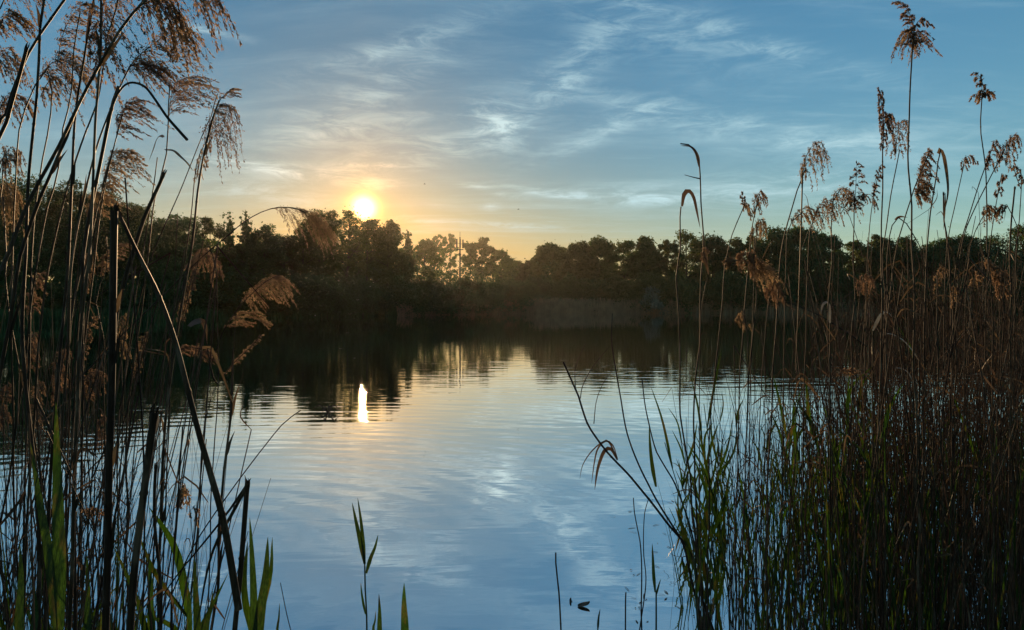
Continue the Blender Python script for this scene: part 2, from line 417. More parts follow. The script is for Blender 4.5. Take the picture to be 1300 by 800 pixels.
def place_tree(px, top, wpx, Y, kind, fol, label, cat='tree', group='trees around the pond', name=None, seed=None, dens=1.0):
    rng = np.random.RandomState(seed if seed is not None else int(px * 7 + Y) % 99991)
    x = (px - 650) / F * Y
    z0 = float(ground_z(np.array([x]), np.array([Y]))[0])
    H = (CAMH + (HOR - top) / F * Y - z0) * (1.0 if kind == 'bush' else 1.05)
    Wd = wpx / F * Y * 1.12
    TB, CB = make_tree(H, Wd, kind, rng, max(.10, Y * .0017), dens)
    root = empty(name or {'poplar': 'poplar_tree', 'spiky': 'spiky_tree', 'bush': 'shrub'}.get(kind, 'broadleaf_tree'), (x, Y, z0), label, cat, group)
    TB.build('trunk', M_BARK, root)
    CB.build('crown', M_FOL[fol], root, smooth=False)
    return root

TREES = [
 (-60, 226, 150, 58, 'round', 0, 'big dark tree cut off by the frame edge behind the tall reeds'),
 (22, 229, 92, 62, 'round', 0, 'tallest dark round tree behind the crossing reed stems'),
 (84, 236, 58, 64, 'round', 0, 'rounded bushy crown poking up beside the tallest dark tree'),
 (128, 248, 74, 66, 'round', 0, 'broad dark tree behind the plumes where the wood starts to slope down'),
 (168, 263, 62, 68, 'round', 1, 'olive topped tree on the slope of the dark wood'),
 (203, 281, 52, 70, 'round', 0, 'low dark tree with a level top beside the sloping wood edge'),
 (236, 280, 50, 72, 'round', 0, 'dark round tree behind the pair of straight reed stems'),
 (264, 281, 44, 74, 'loose', 1, 'small loose crowned tree just before the two spiky tops'),
 (290, 275, 34, 76, 'spiky', 0, 'first of two spiky pointed treetops under the arching plume stem'),
 (312, 274, 40, 77, 'spiky', 0, 'second spiky pointed treetop, the one beside the sky dip'),
 (334, 292, 46, 79, 'round', 0, 'dark tree sloping down into the dip before the sunlit trees'),
 (362, 303, 42, 84, 'loose', 1, 'low airy tree in the dip beneath the drooping plume'),
 (384, 286, 48, 86, 'loose', 1, 'loose glowing tree behind the drooping plume tips'),
 (410, 270, 54, 88, 'round', 1, 'tall glowing tree just beside the setting sun'),
 (437, 272, 50, 90, 'loose', 1, 'sun-burnt airy crown directly under the sun, nearer the plume'),
 (466, 279, 48, 91, 'loose', 1, 'airy crown directly under the sun disc itself'),
 (491, 284, 42, 93, 'round', 1, 'glowing tree on the far side of the sun, first step of the slope'),
 (515, 298, 26, 125, 'spiky', 1, 'slim spiky tree glowing beyond the sun'),
 (537, 306, 36, 165, 'loose', 2, 'low loose tree between the spiky glowing tree and the thin poplars'),
 (556, 301, 20, 225, 'poplar', 2, 'first thin see-through poplar before the mast'),
 (571, 300, 19, 232, 'poplar', 2, 'second thin see-through poplar, touching the mast'),
 (595, 311, 24, 228, 'poplar', 2, 'short thin poplar just beyond the mast'),
 (612, 306, 32, 230, 'loose', 2, 'rounded airy tree standing alone beyond the mast'),
 (633, 320, 34, 235, 'loose', 2, 'small tree stepping down towards the lowest gap in the wood'),
 (655, 335, 32, 250, 'round', 1, 'lowest tree in the gap of the skyline'),
 (676, 334, 30, 190, 'round', 1, 'low bush-like tree on the far side of the skyline gap'),
 (699, 314, 42, 140, 'round', 1, 'first full round tree after the skyline gap'),
 (733, 311, 44, 123, 'round', 1, 'second full round tree after the skyline gap'),
 (760, 306, 40, 124, 'round', 2, 'tall olive crown with a domed top, third after the skyline gap'),
 (790, 305, 40, 125, 'loose', 2, 'feathery topped tree behind the upright twig in the water'),
 (818, 305, 40, 124, 'round', 1, 'dark full tree above the white flowering bush'),
 (846, 309, 38, 124, 'loose', 1, 'slightly lower tree just before the folded reed leaf'),
 (872, 297, 48, 122, 'loose', 2, 'high airy round crown behind the folded reed leaf'),
 (904, 304, 44, 123, 'round', 0, 'dark flat topped tree behind the small golden leaf tuft'),
 (932, 303, 38, 123, 'loose', 1, 'airy tree behind the big golden plume cluster'),
 (957, 302, 36, 123, 'loose', 1, 'gappy tree with sky showing between its limbs beside the golden cluster'),
 (984, 293, 52, 118, 'round', 0, 'tall black crowned tree under the drooping curled plume'),
 (1016, 291, 52, 118, 'round', 0, 'twin tall black crown next to the black crowned tree'),
 (1046, 300, 40, 119, 'round', 0, 'dark tree dropping to a notch behind the straight reeds'),
 (1082, 309, 46, 121, 'loose', 1, 'lower tree in the notch behind the bending leaf'),
 (1112, 303, 46, 121, 'round', 1, 'broad tree behind the foot of the tallest reed'),
 (1144, 306, 44, 121, 'round', 0, 'dark tree just past the tallest reed'),
 (1172, 315, 36, 121, 'loose', 1, 'small low tree in the second notch of the wood'),
 (1196, 306, 42, 118, 'round', 0, 'rounded dark tree beyond the folded leaf reed'),
 (1224, 302, 44, 116, 'round', 0, 'dark broad tree behind the leaning plume reeds'),
 (1254, 306, 44, 112, 'loose', 0, 'dark loose tree behind the bushy golden plume'),
 (1288, 288, 56, 100, 'loose', 0, 'tall gappy tree at the frame edge behind the reed bed'),
 (1345, 284, 80, 92, 'round', 0, 'dark tree cut off by the frame edge beyond the reed bed'),
]
# unseen trees added behind the camera to shade the near reeds
for k, (x, y, h) in enumerate([(-9, -5, 13), (-4, -8, 15), (2, -7, 14), (7, -8, 15), (12, -4, 13), (-14, -1, 12), (17, 0, 12)]):
    rng = np.random.RandomState(50 + k); TB, CB = make_tree(h, 8.5, 'round', rng, .16, 1.0)
    rt = empty('broadleaf_tree', (x, y, .1), 'unseen tree added behind the photographer to shade the near reeds', 'tree', 'added shade trees behind the photographer')
    TB.build('trunk', M_BARK, rt); CB.build('crown', M_FOL[0], rt, smooth=False)
for (px, top, w, Y, kind, fol, lab) in TREES:
    place_tree(px, top, w, Y + 3, kind, fol, lab, dens=1.5 if Y < 80 else (2.0 if Y > 130 else 1.35))

# shrubs at the waterside, below the trees
rng = np.random.RandomState(3)
for (px, top, w_, Y_, kind_, fol_, lab) in TREES:
    for q in range(2):
        pxs = px + (q - .5) * 15 + rng.uniform(-3, 3)
        Y = np.interp(pxs, [-40, 90, 300, 460, 600, 700, 1100, 1360], [56, 63, 76, 90, 105, 119, 117, 95])
        hpx = rng.uniform(.6, 1.0) * np.interp(pxs, [0, 300, 480, 640, 700, 1300], [58, 50, 40, 34, 44, 44])
        short = ' '.join(lab.replace(',', '').split()[:9])
        while short.split()[-1] in ('the', 'of', 'to', 'a', 'in', 'its', 'by', 'with', 'behind', 'before', 'under', 'and', 'just', 'two', 'than', 'between', 'small', 'big', 'folded', 'at', 'beneath', 'above', 'directly', 'beside', 'on', 'towards', 'level', 'pair', 'from', 'golden'): short = ' '.join(short.split()[:-1])
        place_tree(pxs, HOR + 6 - hpx, rng.uniform(34, 54), Y, 'bush', int(rng.choice([0, 0, 1])), ('shrub at left foot of ' if q == 0 else 'shrub at right foot of ') + short, 'shrub', 'waterside shrubs', dens=.8, seed=int(px * 3 + q + 500))
t = place_tree(826, 366, 26, 116.5, 'bush', 2, 'pale flowering bush at the far waterside', 'bush', None, 'flowering_bush')
for ch in t.children:
    if ch.name.startswith('crown'): ch.data.materials[0] = M_BLOSSOM

# the wood that closes the view behind them: one leafy mass
WD = MB(); cs = []
rng = np.random.RandomState(11)
for px in np.arange(-140, 1460, 5.0):
    Yb = np.interp(px, [-140, 90, 300, 460, 600, 700, 1100, 1460], [62, 72, 86, 101, 118, 130, 130, 105])
    Yb = Yb * np.interp(px, [500, 545, 665, 700], [1.0, 1.75, 1.75, 1.0])
    topz = np.interp(px, [-140, 0, 140, 200, 330, 400, 490, 560, 650, 700, 900, 980, 1060, 1300, 1460], [250, 252, 268, 300, 318, 300, 305, 338, 352, 338, 340, 326, 338, 326, 320])
    for k in range(16):
        Y = Yb + rng.uniform(-2, 12); x = (px + rng.uniform(-6, 6) - 650) / F * Y
        zt = CAMH + (HOR - topz + rng.uniform(-16, 8)) / F * Y
        z = rng.uniform(.3, zt)
        n = 16; v = rng.normal(size=(n, 3)) * np.array((.8, .8, .6)) * (Y / 95)
        cs.append(np.array((x, Y, z)) + v)
cs = np.concatenate(cs); leaf_quads(WD, cs, .42, rng)
tag(WD.build('woodland_foliage', M_FOL[0], smooth=False), 'dark mass of the wood closing the view behind the single trees', 'wood', kind='stuff')

# reed belt and grass along the far bank
def belt(name, pxr, n, hr, mat, label, seed, off=(-2.0, .6)):
    rng = np.random.RandomState(seed); B = MB()
    seg = POLY[9:23]; d = np.r_[0, np.cumsum(np.linalg.norm(np.diff(seg, axis=0), axis=1))]
    u = rng.uniform(0, d[-1], n * 3)
    x = np.interp(u, d, seg[:, 0]); y = np.interp(u, d, seg[:, 1]) + rng.uniform(off[0], off[1], n * 3)
    pxx = 650 + x / y * F
    ok = (pxx > pxr[0]) & (pxx < pxr[1]); x, y = x[ok][:n], y[ok][:n]; n = len(x)
    clump = .82 + .18 * np.sin(x * 2.3 + 2 * np.sin(x * .7)) * np.sin(x * .9 + 1)
    h = hr[0] + (hr[1] - hr[0]) * rng.rand(n) * clump; w = rng.uniform(.02, .06, n)
    z = np.maximum(0, ground_z(x, y)) - .05
    lx = rng.normal(size=n) * .12 * h; ly = rng.normal(size=n) * .1 * h
    t = rng.uniform(0, math.pi, n); cx, sx = np.cos(t) * w, np.sin(t) * w
    v = np.stack([np.c_[x - cx, y - sx, z], np.c_[x + cx, y + sx, z], np.c_[x + lx + cx * .5, y + ly + sx * .5, z + h], np.c_[x + lx - cx * .5, y + ly - sx * .5, z + h * .97]], 1)
    B.add(v, np.arange(n * 4).reshape(n, 4))
    return tag(B.build(name, mat, smooth=False), label, 'reeds' if 'reed' in name else 'grass', kind='stuff')
M_FARREED = leafy('far dry reed', (.30, .185, .115), (.46, .30, .18), .35, .7, 1.0)
M_FARGRASS = leafy('far grass', (.045, .075, .025), (.08, .13, .04), .35, .7, 1.0)
belt('reed_belt_grass', (505, 1360), 24000, (1.5, 2.9), M_FARREED, 'dry brown reed belt along the far waterline', 5)
belt('shade_grass', (-60, 540), 9000, (.5, 1.5), M_FARGRASS, 'low dark grass along the shaded far bank under the sun', 8)
belt('bank_grass', (690, 1330), 5000, (.4, 1.1), M_FARGRASS, 'green bank grass between the far reeds and shrubs', 6, (1.0, 3.0))

# the mast above the thin poplars
def box(mb, c, s, mat=0):
    c = np.array(c); s = np.array(s) / 2
    v = np.array([(i, j, k) for k in (-1, 1) for j in (-1, 1) for i in (-1, 1)]) * s + c
    mb.add(v, [(0, 2, 3, 1), (4, 5, 7, 6), (0, 1, 5, 4), (2, 6, 7, 3), (0, 4, 6, 2), (1, 3, 7, 5)], mat)
m, gg, out = mat_new('galvanised steel'); p = gg.n('ShaderNodeBsdfPrincipled')
gg.put(p.inputs['Base Color'], gg.mix(gg.noise(gg.n('ShaderNodeTexCoord').outputs['Object'], 4), (.02, .02, .02, 1), (.05, .05, .05, 1)))
p.inputs['Roughness'].default_value = .9; p.inputs['Specular IOR Level'].default_value = .08; m.node_tree.links.new(p.outputs[0], out.inputs[0]); M_STEEL = m
Ym = 215; xm = (584 - 650) / F * Ym; zm = CAMH + (HOR - 301) / F * Ym
ms = empty('radio_mast', (xm, Ym, 0), 'slim radio mast with antennas rising above the thin poplars', 'mast')
b_ = MB(); tube(b_, [(0, 0, 0), (0, 0, zm * .5), (0, 0, zm)], [.34, .26, .19], 8, cap=True); b_.build('pole', M_STEEL, ms)
b_ = MB(); tube(b_, [(-1.1, -.4, zm - 4.0), (1.1, -.4, zm - 4.0)], .14, 6); tube(b_, [(0, -1, zm - 4.0), (0, 1, zm - 4.0)], .14, 6); b_.build('cross_arm', M_STEEL, ms)
for (ax, ay, az_) in ((-.95, -.5, -2.0), (.95, -.5, -2.2), (0, .9, -1.9)):
    b_ = MB(); box(b_, (ax, ay, zm + az_), (.42, .24, 2.7)); tube(b_, [(ax, ay, zm + az_), (0, 0, zm + az_)], .06, 6); b_.build('antenna', M_STEEL, ms)
b_ = MB(); tube(b_, [(0, 0, zm), (0, 0, zm + 1.6)], .06, 6); b_.build('aerial', M_STEEL, ms)

# ------------------------------------------------------------------ the evening air
m, gg, out = mat_new('evening haze')
pv = gg.n('ShaderNodeVolumePrincipled'); pv.inputs['Color'].default_value = (.99, .88, .74, 1)
pv.inputs['Density'].default_value = HAZE; pv.inputs['Anisotropy'].default_value = .80
m.node_tree.links.new(pv.outputs[0], out.inputs['Volume'])
hb = MB(); box(hb, (10, 130, 12.4), (480, 420, 31.8)); ho = hb.build('haze', m, smooth=False)
tag(ho, 'thin evening haze hanging over the whole pond', 'haze', kind='stuff')

# ------------------------------------------------------------------ reeds: materials
M_STEM = leafy('dry reed stem', (.030, .020, .014), (.085, .056, .036), .0, .62, 5, None, .3, .18, .7)
M_STEMR = leafy('reddish reed stem', (.050, .027, .019), (.14, .078, .054), .08, .6, 4, None, .35, .2, .6)
M_PALE = leafy('bleached reed', (.22, .19, .16), (.42, .38, .33), .1, .5, 9, None, .1, .4)
M_PLUME = leafy('reed plume', (.165, .120, .086), (.40, .31, .23), .62, .6, 30, (1.1, 1.0, .85), .15, .3)
M_DRYLEAF = leafy('dry reed leaf', (.075, .050, .032), (.16, .112, .075), .24, .6, 12, (1.05, .98, .85), .25, .25)
M_GREEN = leafy('green reed leaf', (.019, .043, .009), (.047, .090, .018), .42, .45, 9, (1.1, 1.3, .35), .3, .3, .7)
M_GSTEM = leafy('green reed stem', (.025, .045, .012), (.055, .080, .022), .1, .45, 5, None, .25, .4)

def stem_tube(mb, p, r0, r1, k=6, nodes=True, rng=None, cap=False, gap=.17):
    """a reed culm: tapered, with slightly swollen joints where the sheaths begin"""
    d = np.r_[0, np.cumsum(np.linalg.norm(np.diff(p, axis=0), axis=1))]; L = d[-1]
    r = lambda s: r0 + (r1 - r0) * (s / L)
    s = list(np.linspace(0, L, max(6, len(p))))
    if nodes and L > .3:
        q = gap * (rng.uniform(.3, 1) if rng is not None else .6)
        add = []
        while q < L - .05: add += [q - .004, q, q + .004]; q += gap * (rng.uniform(.8, 1.25) if rng is not None else 1)
        s = sorted(s + add); marks = set(add[1::3])
    else: marks = set()
    s = np.array(s); pp = np.stack([np.interp(s, d, p[:, c]) for c in range(3)], 1)
    rr = np.array([r(x) * (1.28 if x in marks else 1.0) for x in s])
    tube(mb, pp, rr, k, cap=cap)

def blade(mb, p, w, twist=0.0, fold=.25, nrm=None, mat=0, prof=None):
    """a long pointed leaf following p: three points across, folded along the midrib"""
    n = len(p); t, a, b = frame(p)
    if nrm is not None:
        nrm = np.asarray(nrm, float); a = np.cross(t, nrm); a /= np.maximum(np.linalg.norm(a, axis=1, keepdims=True), 1e-6); b = np.cross(t, a)
    u = np.linspace(0, 1, n)
    if prof is None: prof = np.minimum(1, .45 + 2.2 * u) * (1 - u ** 2.2) ** .8
    th = twist * u
    aa = a * np.cos(th)[:, None] + b * np.sin(th)[:, None]; bb = -a * np.sin(th)[:, None] + b * np.cos(th)[:, None]
    W_ = (w * .5 * prof + .0003)[:, None]
    v = np.stack([p - aa * W_ + bb * W_ * fold, p, p + aa * W_ + bb * W_ * fold], 1)
    i = np.arange(n - 1)[:, None] * 3; j = np.arange(2)[None]
    mb.add(v, np.stack([i + j, i + j + 1, i + j + 4, i + j + 3], -1), mat)

def plume_mesh(mb, axis, blen, droop, n=26, spk=34, rng=None, spread=.5, size=.0085, side=None, first=.0):
    """a reed panicle: branches leave the axis, bend over along `droop`, and carry many slim spikelets"""
    rng = rng or rs; n = int(n)
    droop = np.asarray(droop, float); ax = smooth_path(axis, 24); t, a, b = frame(ax)
    C, D = [], []
    for q in range(n):
        u = first + (1 - first) * (q + rng.rand()) / n
        i = min(int(u * 23), 22); o = ax[i] + (ax[i + 1] - ax[i]) * (u * 23 - i)
        L = blen * (math.sin(math.pi * (.22 + .70 * u)) ** .8) * rng.uniform(.6, 1.15)
        ph = q * 2.4 + rng.uniform(-.6, .6)
        sd = np.cos(ph) * a[i] + np.sin(ph) * b[i]
        if side is not None: sd = sd * .6 + np.asarray(side) * .8
        d0 = t[i] * (1.0 - spread * .4) + sd * spread; d0 /= np.linalg.norm(d0)
        s = np.linspace(0, 1, 9)[:, None]
        cur = o + L * (d0 * (s - .42 * s * s) + droop * s ** 1.9 * rng.uniform(.6, 1.1)) + rng.normal(size=3) * L * .05 * s
        tube(mb, cur, np.linspace(.0007, .00025, 9), 3)
        m_ = int(spk * 1.75 * rng.uniform(.7, 1.2) * max(.5, L / blen))
        w = rng.uniform(.10, 1.0, m_) ** .8
        k0 = np.minimum((w * 8).astype(int), 7); f = (w * 8 - k0)[:, None]
        c = cur[k0] * (1 - f) + cur[k0 + 1] * f
        tt = cur[k0 + 1] - cur[k0]; tt /= np.linalg.norm(tt, axis=1, keepdims=True)
        off = rng.normal(size=(m_, 3)); off *= L * .048 * (1.15 - w)[:, None]
        dr = tt + rng.normal(size=(m_, 3)) * .38 + droop * .25
        dr /= np.linalg.norm(dr, axis=1, keepdims=True)
        C.append(c + off); D.append(dr)
        # little stalks joining the spikelets to the branch
    C = np.concatenate(C); D = np.concatenate(D); m_ = len(C)
    rnd = rng.normal(size=(m_, 3)); e1 = np.cross(D, rnd); e1 /= np.linalg.norm(e1, axis=1, keepdims=True); e2 = np.cross(D, e1)
    L = size * rng.uniform(.6, 1.35, (m_, 1)); wd = L * rng.uniform(.10, .19, (m_, 1))
    for e in (e1, e2):
        v = np.stack([C, C + D * L * .45 + e * wd, C + D * L, C + D * L * .45 - e * wd], 1)
        mb.add(v, np.arange(m_ * 4).reshape(m_, 4))

def ground_at(x, y): return max(float(ground_z(np.array([x]), np.array([y]))[0]), -.35) - .02

def path_px(pts, Y, y_lean=0.0, to_ground=True, n=None):
    """stem through photo pixels, standing Y metres ahead; the top leans y_lean metres away from the foot"""
    pts = [tuple(q) for q in pts]
    if pts[0][1] < pts[-1][1]: pts = pts[::-1]              # foot first
    k = len(pts); out = [P(px, py, Y + y_lean * i / max(1, k - 1)) for i, (px, py) in enumerate(pts)]
    if to_ground:
        p0, p1 = out[0], out[1]; d = p1 - p0
        zg = ground_at(p0[0], Y)
        if p0[2] > zg + .05:
            sl_ = np.clip(d[0] / max(d[2], .05), -.30, .30)
            h = p0[2] - zg
            out.insert(0, np.array((p0[0] - sl_ * h, Y - y_lean * .2, zg)))
            if h > .6: out.insert(1, np.array((p0[0] - sl_ * h * .45, Y - y_lean * .08, zg + h * .52)))
    return smooth_path(out, n or max(12, 5 * len(out)))

def local(o_root, arr): return arr - np.array(o_root)

def reed(name, pts, Y, thick, label, plume=None, leaves=(), cat='reed', group=None, mat=None, tip=.45, lean=.15, cut=False, to_ground=True, sharp=False, branches=()):
    """one traced reed. thick: width at its foot end in photo pixels. plume / leaves / branches are given in photo pixels at the same distance."""
    rng = np.random.RandomState(abs(int(pts[0][0] * 13 + pts[0][1] * 7 + Y * 100)) % 999983)
    p = path_px(pts, Y, lean, to_ground)
    if sharp:
        q = [P(px, py, Y) for px, py in (pts if pts[0][1] > pts[-1][1] else pts[::-1])]
        p = np.array(q)
    r0 = thick / F * Y / 2
    if 2.2 <= thick < 7 and not sharp:      # culms are never quite straight: a slight zigzag from joint to joint
        dd = np.r_[0, np.cumsum(np.linalg.norm(np.diff(p, axis=0), axis=1))]
        kn = np.arange(0, dd[-1] + .3, .16); amp = .0022 * Y / 1.6 * (thick ** .3)
        p = p + np.stack([np.interp(dd, kn, rng.normal(size=len(kn)) * amp), np.interp(dd, kn, rng.normal(size=len(kn)) * amp), 0 * dd], 1)
    foot = p[0]
    root = empty(name, foot, label, cat, group)
    mb = MB(); stem_tube(mb, local(foot, p), r0, r0 * tip, 8 if thick > 4 else 6, not sharp, rng, cap=cut); 
    if cut:                             # splintered end
        e = local(foot, p)[-1]; t_ = tangents(p)[-1]
        for k in range(7):
            a_ = k * .9 + rng.rand(); o_ = e + np.array((math.cos(a_), math.sin(a_), 0)) * r0 * tip * .8
            blade(mb, smooth_path([o_ - t_ * r0 * 2, o_ + t_ * r0 * rng.uniform(.5, 1.5), o_ + t_ * r0 * rng.uniform(1.0, 2.6) + rng.normal(size=3) * r0 * .3], 5), r0 * .5)
    mb.build('stem', mat or M_STEM, root)
    if thick >= 4.4 and len(p) > 14 and to_ground and name not in ('kinked_reed', 'cut_reed', 'broken_reed'):    # dead leaf sheaths peeling from the culm
        lp = local(foot, p); vis = [i for i in range(2, len(p) - 3) if p[i][2] > 1.2 * Y * 0 + CAMH - .48 * Y]
        for k in range(min(4, len(vis))):
            i = int(vis[int((k + rng.rand()) / 4 * len(vis)) % len(vis)]); o_ = lp[i]; t_ = tangents(lp)[i]; sg = rng.choice([-1, 1])
            sd = np.array((sg, rng.normal() * .4, 0)); L = rng.uniform(.03, .08) * min(1.3, Y)
            q = smooth_path([o_ + sd * r0 * .2, o_ + t_ * L * .55 + sd * r0 * 1.15, o_ + t_ * L + sd * (r0 * 1.5 + rng.uniform(.001, .008))], 8)
            b_ = MB(); blade(b_, q, r0 * 1.5, nrm=(0.1, -1, 0), fold=.5, prof=np.array([.35, .9, 1, .9, .7, .5, .25, 0])); b_.build('sheath', M_DRYLEAF if k % 2 else (mat or M_STEM), root)
    Yt = Y + lean
    for br in branches:
        b_ = MB(); q = smooth_path([P(x, y, Yt if y < 400 else Y) for x, y in br[0]], 12)
        stem_tube(b_, local(foot, q), br[1] / F * Y / 2, br[1] / F * Y / 5, 5, False); b_.build('side_stem', mat or M_STEM, root)
    for lf in leaves:
        q = smooth_path([P(x, y, (Yt if y < 400 else Y) + (.05 * k if len(lf) < 4 else lf[3] * k)) for k, (x, y) in enumerate(lf[0])], 16)
        b_ = MB(); blade(b_, local(foot, q), lf[1] / F * Y, nrm=(0.25, -1, .2), twist=rng.uniform(-.5, .5)); b_.build('leaf', lf[2], root)
    if plume:
        for pl in (plume if isinstance(plume, list) else [plume]):
            axp = [P(x, y, Yt + .03 * k) for k, (x, y) in enumerate(pl['ax'])]
            b_ = MB()
            plume_mesh(b_, local(foot, np.array(axp)), pl['len'] / F * Yt, pl.get('droop', (.25, 0, -1.1)), pl.get('n', 24), pl.get('spk', 34), rng,
                       pl.get('spread', .5), pl.get('size', .0085), pl.get('side'), pl.get('first', 0))
            ax_s = smooth_path(local(foot, np.array(axp)), 16); tube(b_, ax_s, np.linspace(r0 * tip * .8, .0005, 16), 5)
            b_.build('plume', M_PLUME, root)
    return root

# ------------------------------------------------------------------ traced reeds on the near left
LG = 'dry reeds beside the camera'
reed('bare_reed', [(58, -40), (57, 0), (50, 70), (42, 130), (36, 200), (33, 250), (31, 330), (31, 400), (33, 480), (38, 550), (46, 640), (50, 800)], 1.35, 6.5,
     'dark thick reed stem nearly upright, crossed high up by a bent slanting stem', lean=.1, group=LG)
reed('bent_reed', [(96, -24), (81, 0), (54, 42), (38, 68), (27, 92), (16, 120), (5, 155), (-12, 190)], 1.5, 4.5,
     'slanting reed stem crossing the upright one near the top corner', lean=.1, group=LG, tip=.7)
reed('broken_reed', [(35, 61), (27, 90), (17, 122), (6, 158), (0, 180), (-14, 240)], 1.45, 6,
     'broken reed stub ending in a blunt tip under the crossing stems', lean=.05, group=LG, cut=True, tip=.7)
reed('bare_reed', [(119, -20), (118, 0), (108, 55), (100, 110), (95, 165), (90, 240), (86, 300), (80, 390), (72, 500), (64, 620), (60, 800)], 1.5, 5.5,
     'slightly leaning reed stem beside the plume-bearing dark one', lean=.12, group=LG)
reed('plumed_reed', [(127, 0), (126, 60), (125, 130), (122, 190), (118, 250), (108, 330), (101, 400), (97, 480), (95, 560), (93, 660), (92, 800)], 1.45, 6,
     'upright dark reed with a ragged plume hanging on both sides at the top', lean=.1, group=LG,
     plume=[dict(ax=[(128, 72), (129, 30), (133, -10), (140, -40)], len=72, droop=(.35, 0, -1.1), n=26, spread=.7),
            dict(ax=[(127, 90), (127, 55), (128, 25)], len=52, droop=(.2, 0, -1.1), n=14, spread=.8)])
reed('plumed_reed', [(150, -20), (146, 10), (138, 45), (130, 85), (118, 130), (100, 180), (84, 235), (70, 300), (58, 380), (48, 470), (40, 600), (30, 800)], 1.7, 4,
     'thin reed curving behind the upright dark plume reed', lean=.1, group=LG,
     plume=dict(ax=[(141, 40), (147, 10), (152, -25)], len=55, droop=(.25, 0, -1.0), n=14))
reed('plumed_reed', [(187, -2), (160, 27), (130, 76), (104, 124), (75, 185), (42, 245), (22, 290), (5, 340), (-20, 400)], 1.25, 8.5,
     'thickest slanting reed, its big dark plume drooping from the top edge', lean=.15, group=LG, tip=.4,
     plume=[dict(ax=[(176, 8), (192, -8), (222, -22), (250, -20), (268, -6)], len=88, droop=(.28, 0, -1.25), n=34, spk=44, spread=.55),
            dict(ax=[(181, 5), (200, 0), (215, 8), (225, 22)], len=66, droop=(.10, 0, -1.2), n=22, spk=44)])
reed('bare_reed', [(91, 148), (84, 170), (68, 205), (52, 245), (38, 290), (25, 340), (10, 420), (-5, 500)], 1.3, 5.5,
     'slanting reed stem running tight below the thickest slanting one', lean=.05, group=LG, tip=.7)
reed('plumed_reed', [(165, 82), (152, 112), (140, 146), (125, 195), (112, 240), (100, 290), (92, 350), (86, 430), (80, 540), (76, 660), (72, 800)], 1.6, 4.5,
     'reed with a wide rust-brown plume fanning right below the top edge', lean=.15, group=LG,
     plume=[dict(ax=[(161, 92), (172, 75), (192, 58), (212, 44), (232, 36)], len=84, droop=(.55, 0, -.95), n=38, spk=48, spread=.5),
            dict(ax=[(166, 84), (180, 82), (195, 84)], len=68, droop=(.75, 0, -.75), n=20, spk=40)])
reed('folded_reed', [(240, 178), (228, 165), (213, 148), (196, 124), (184, 110), (170, 105), (160, 108), (152, 118), (146, 132)][::-1] + [], 1.5, 4,
     'dark reed top folded over in an arch and pointing down to the right', lean=0, group=LG, to_ground=False, tip=.6)
reed('bare_reed', [(151, 110), (144, 130), (137, 160), (128, 200), (118, 245), (110, 300), (104, 380), (100, 470), (98, 600), (95, 800)], 1.5, 4.6,
     'swollen sheathed reed stem ending under the folded arch', lean=.05, group=LG, tip=.9)
reed('plumed_reed', [(217, 108), (214, 150), (208, 190), (203, 225), (197, 262), (190, 300), (182, 350), (172, 430), (165, 520), (160, 640), (158, 800)], 2.0, 3.6,
     'slim reed whose feathery plume blows right like a flag', lean=.2, group=LG,
     plume=dict(ax=[(214, 150), (216, 132), (219, 116), (226, 104), (240, 98)], len=62, droop=(.75, 0, -.35), n=30, spk=36, side=(.8, 0, .1)),
     leaves=[([(208, 174), (203, 172), (198, 178), (194, 190), (189, 204)], 6, M_DRYLEAF), ([(209, 190), (220, 191), (230, 199), (238, 207), (245, 217)], 5, M_DRYLEAF)])
reed('bare_reed', [(200, 200), (195, 240), (189, 275), (181, 320), (170, 390), (160, 480), (150, 600), (145, 800)], 2.0, 3,
     'thin companion stem parallel to the flag-plumed reed', lean=.1, group=LG)
reed('broken_reed', [(208, 219), (200, 238), (190, 258), (178, 286), (164, 330), (150, 390), (142, 460)], 1.8, 4.6,
     'short snapped reed end leaning beneath the flag plume', lean=.05, group=LG, cut=True, tip=.95, to_ground=False)
reed('plumed_reed', [(279, 128), (270, 148), (262, 172), (256, 200), (250, 245), (242, 310), (232, 370), (222, 430), (212, 520), (205, 640), (200, 800)], 1.9, 5,
     'fluffy sheathed reed with a long plume of hanging tassels, last against the open sky', lean=.15, group=LG,
     plume=[dict(ax=[(262, 178), (268, 158), (275, 142), (284, 132), (292, 134)], len=86, droop=(.12, 0, -1.35), n=26, spk=48, spread=.35),
            dict(ax=[(272, 145), (280, 126), (290, 118), (296, 112)], len=26, droop=(.6, 0, -.3), n=10, spk=26)])
reed('bare_reed', [(277, 119), (273, 130), (271, 142)] + [(258, 170), (243, 205), (228, 240), (213, 272), (198, 310), (182, 360), (165, 430), (150, 540)], 2.1, 2.6,
     'thin stem slanting up to a pointed tip among the hanging tassels', lean=.1, group=LG)
reed('plumed_reed', [(262, 183), (253, 205), (247, 235), (243, 262), (236, 310), (228, 365), (220, 420), (214, 500), (210, 640), (206, 800)], 2.1, 2.8,
     'thin reed with a narrow tuft just under the hanging tassels', lean=.1, group=LG,
     plume=dict(ax=[(249, 228), (253, 208), (258, 190)], len=22, droop=(.1, 0, -.9), n=12, spk=24))
reed('arching_reed', [(388, 270), (375, 265), (360, 263), (345, 265), (328, 271), (308, 283), (285, 303), (262, 322), (240, 343), (215, 368), (190, 390), (168, 412), (140, 440), (110, 472), (80, 510)][::1], 2.2, 2.6,
     'long thin reed arching right with its plume hanging in front of the glow', lean=.2, group=LG,
     plume=[dict(ax=[(343, 265), (358, 263), (376, 265), (392, 271), (405, 283)], len=48, droop=(.35, 0, -1.35), n=30, spk=30, spread=.30),
            dict(ax=[(372, 265), (392, 268), (408, 280), (420, 296)], len=30, droop=(.5, 0, -.9), n=16, spk=26, spread=.3)])
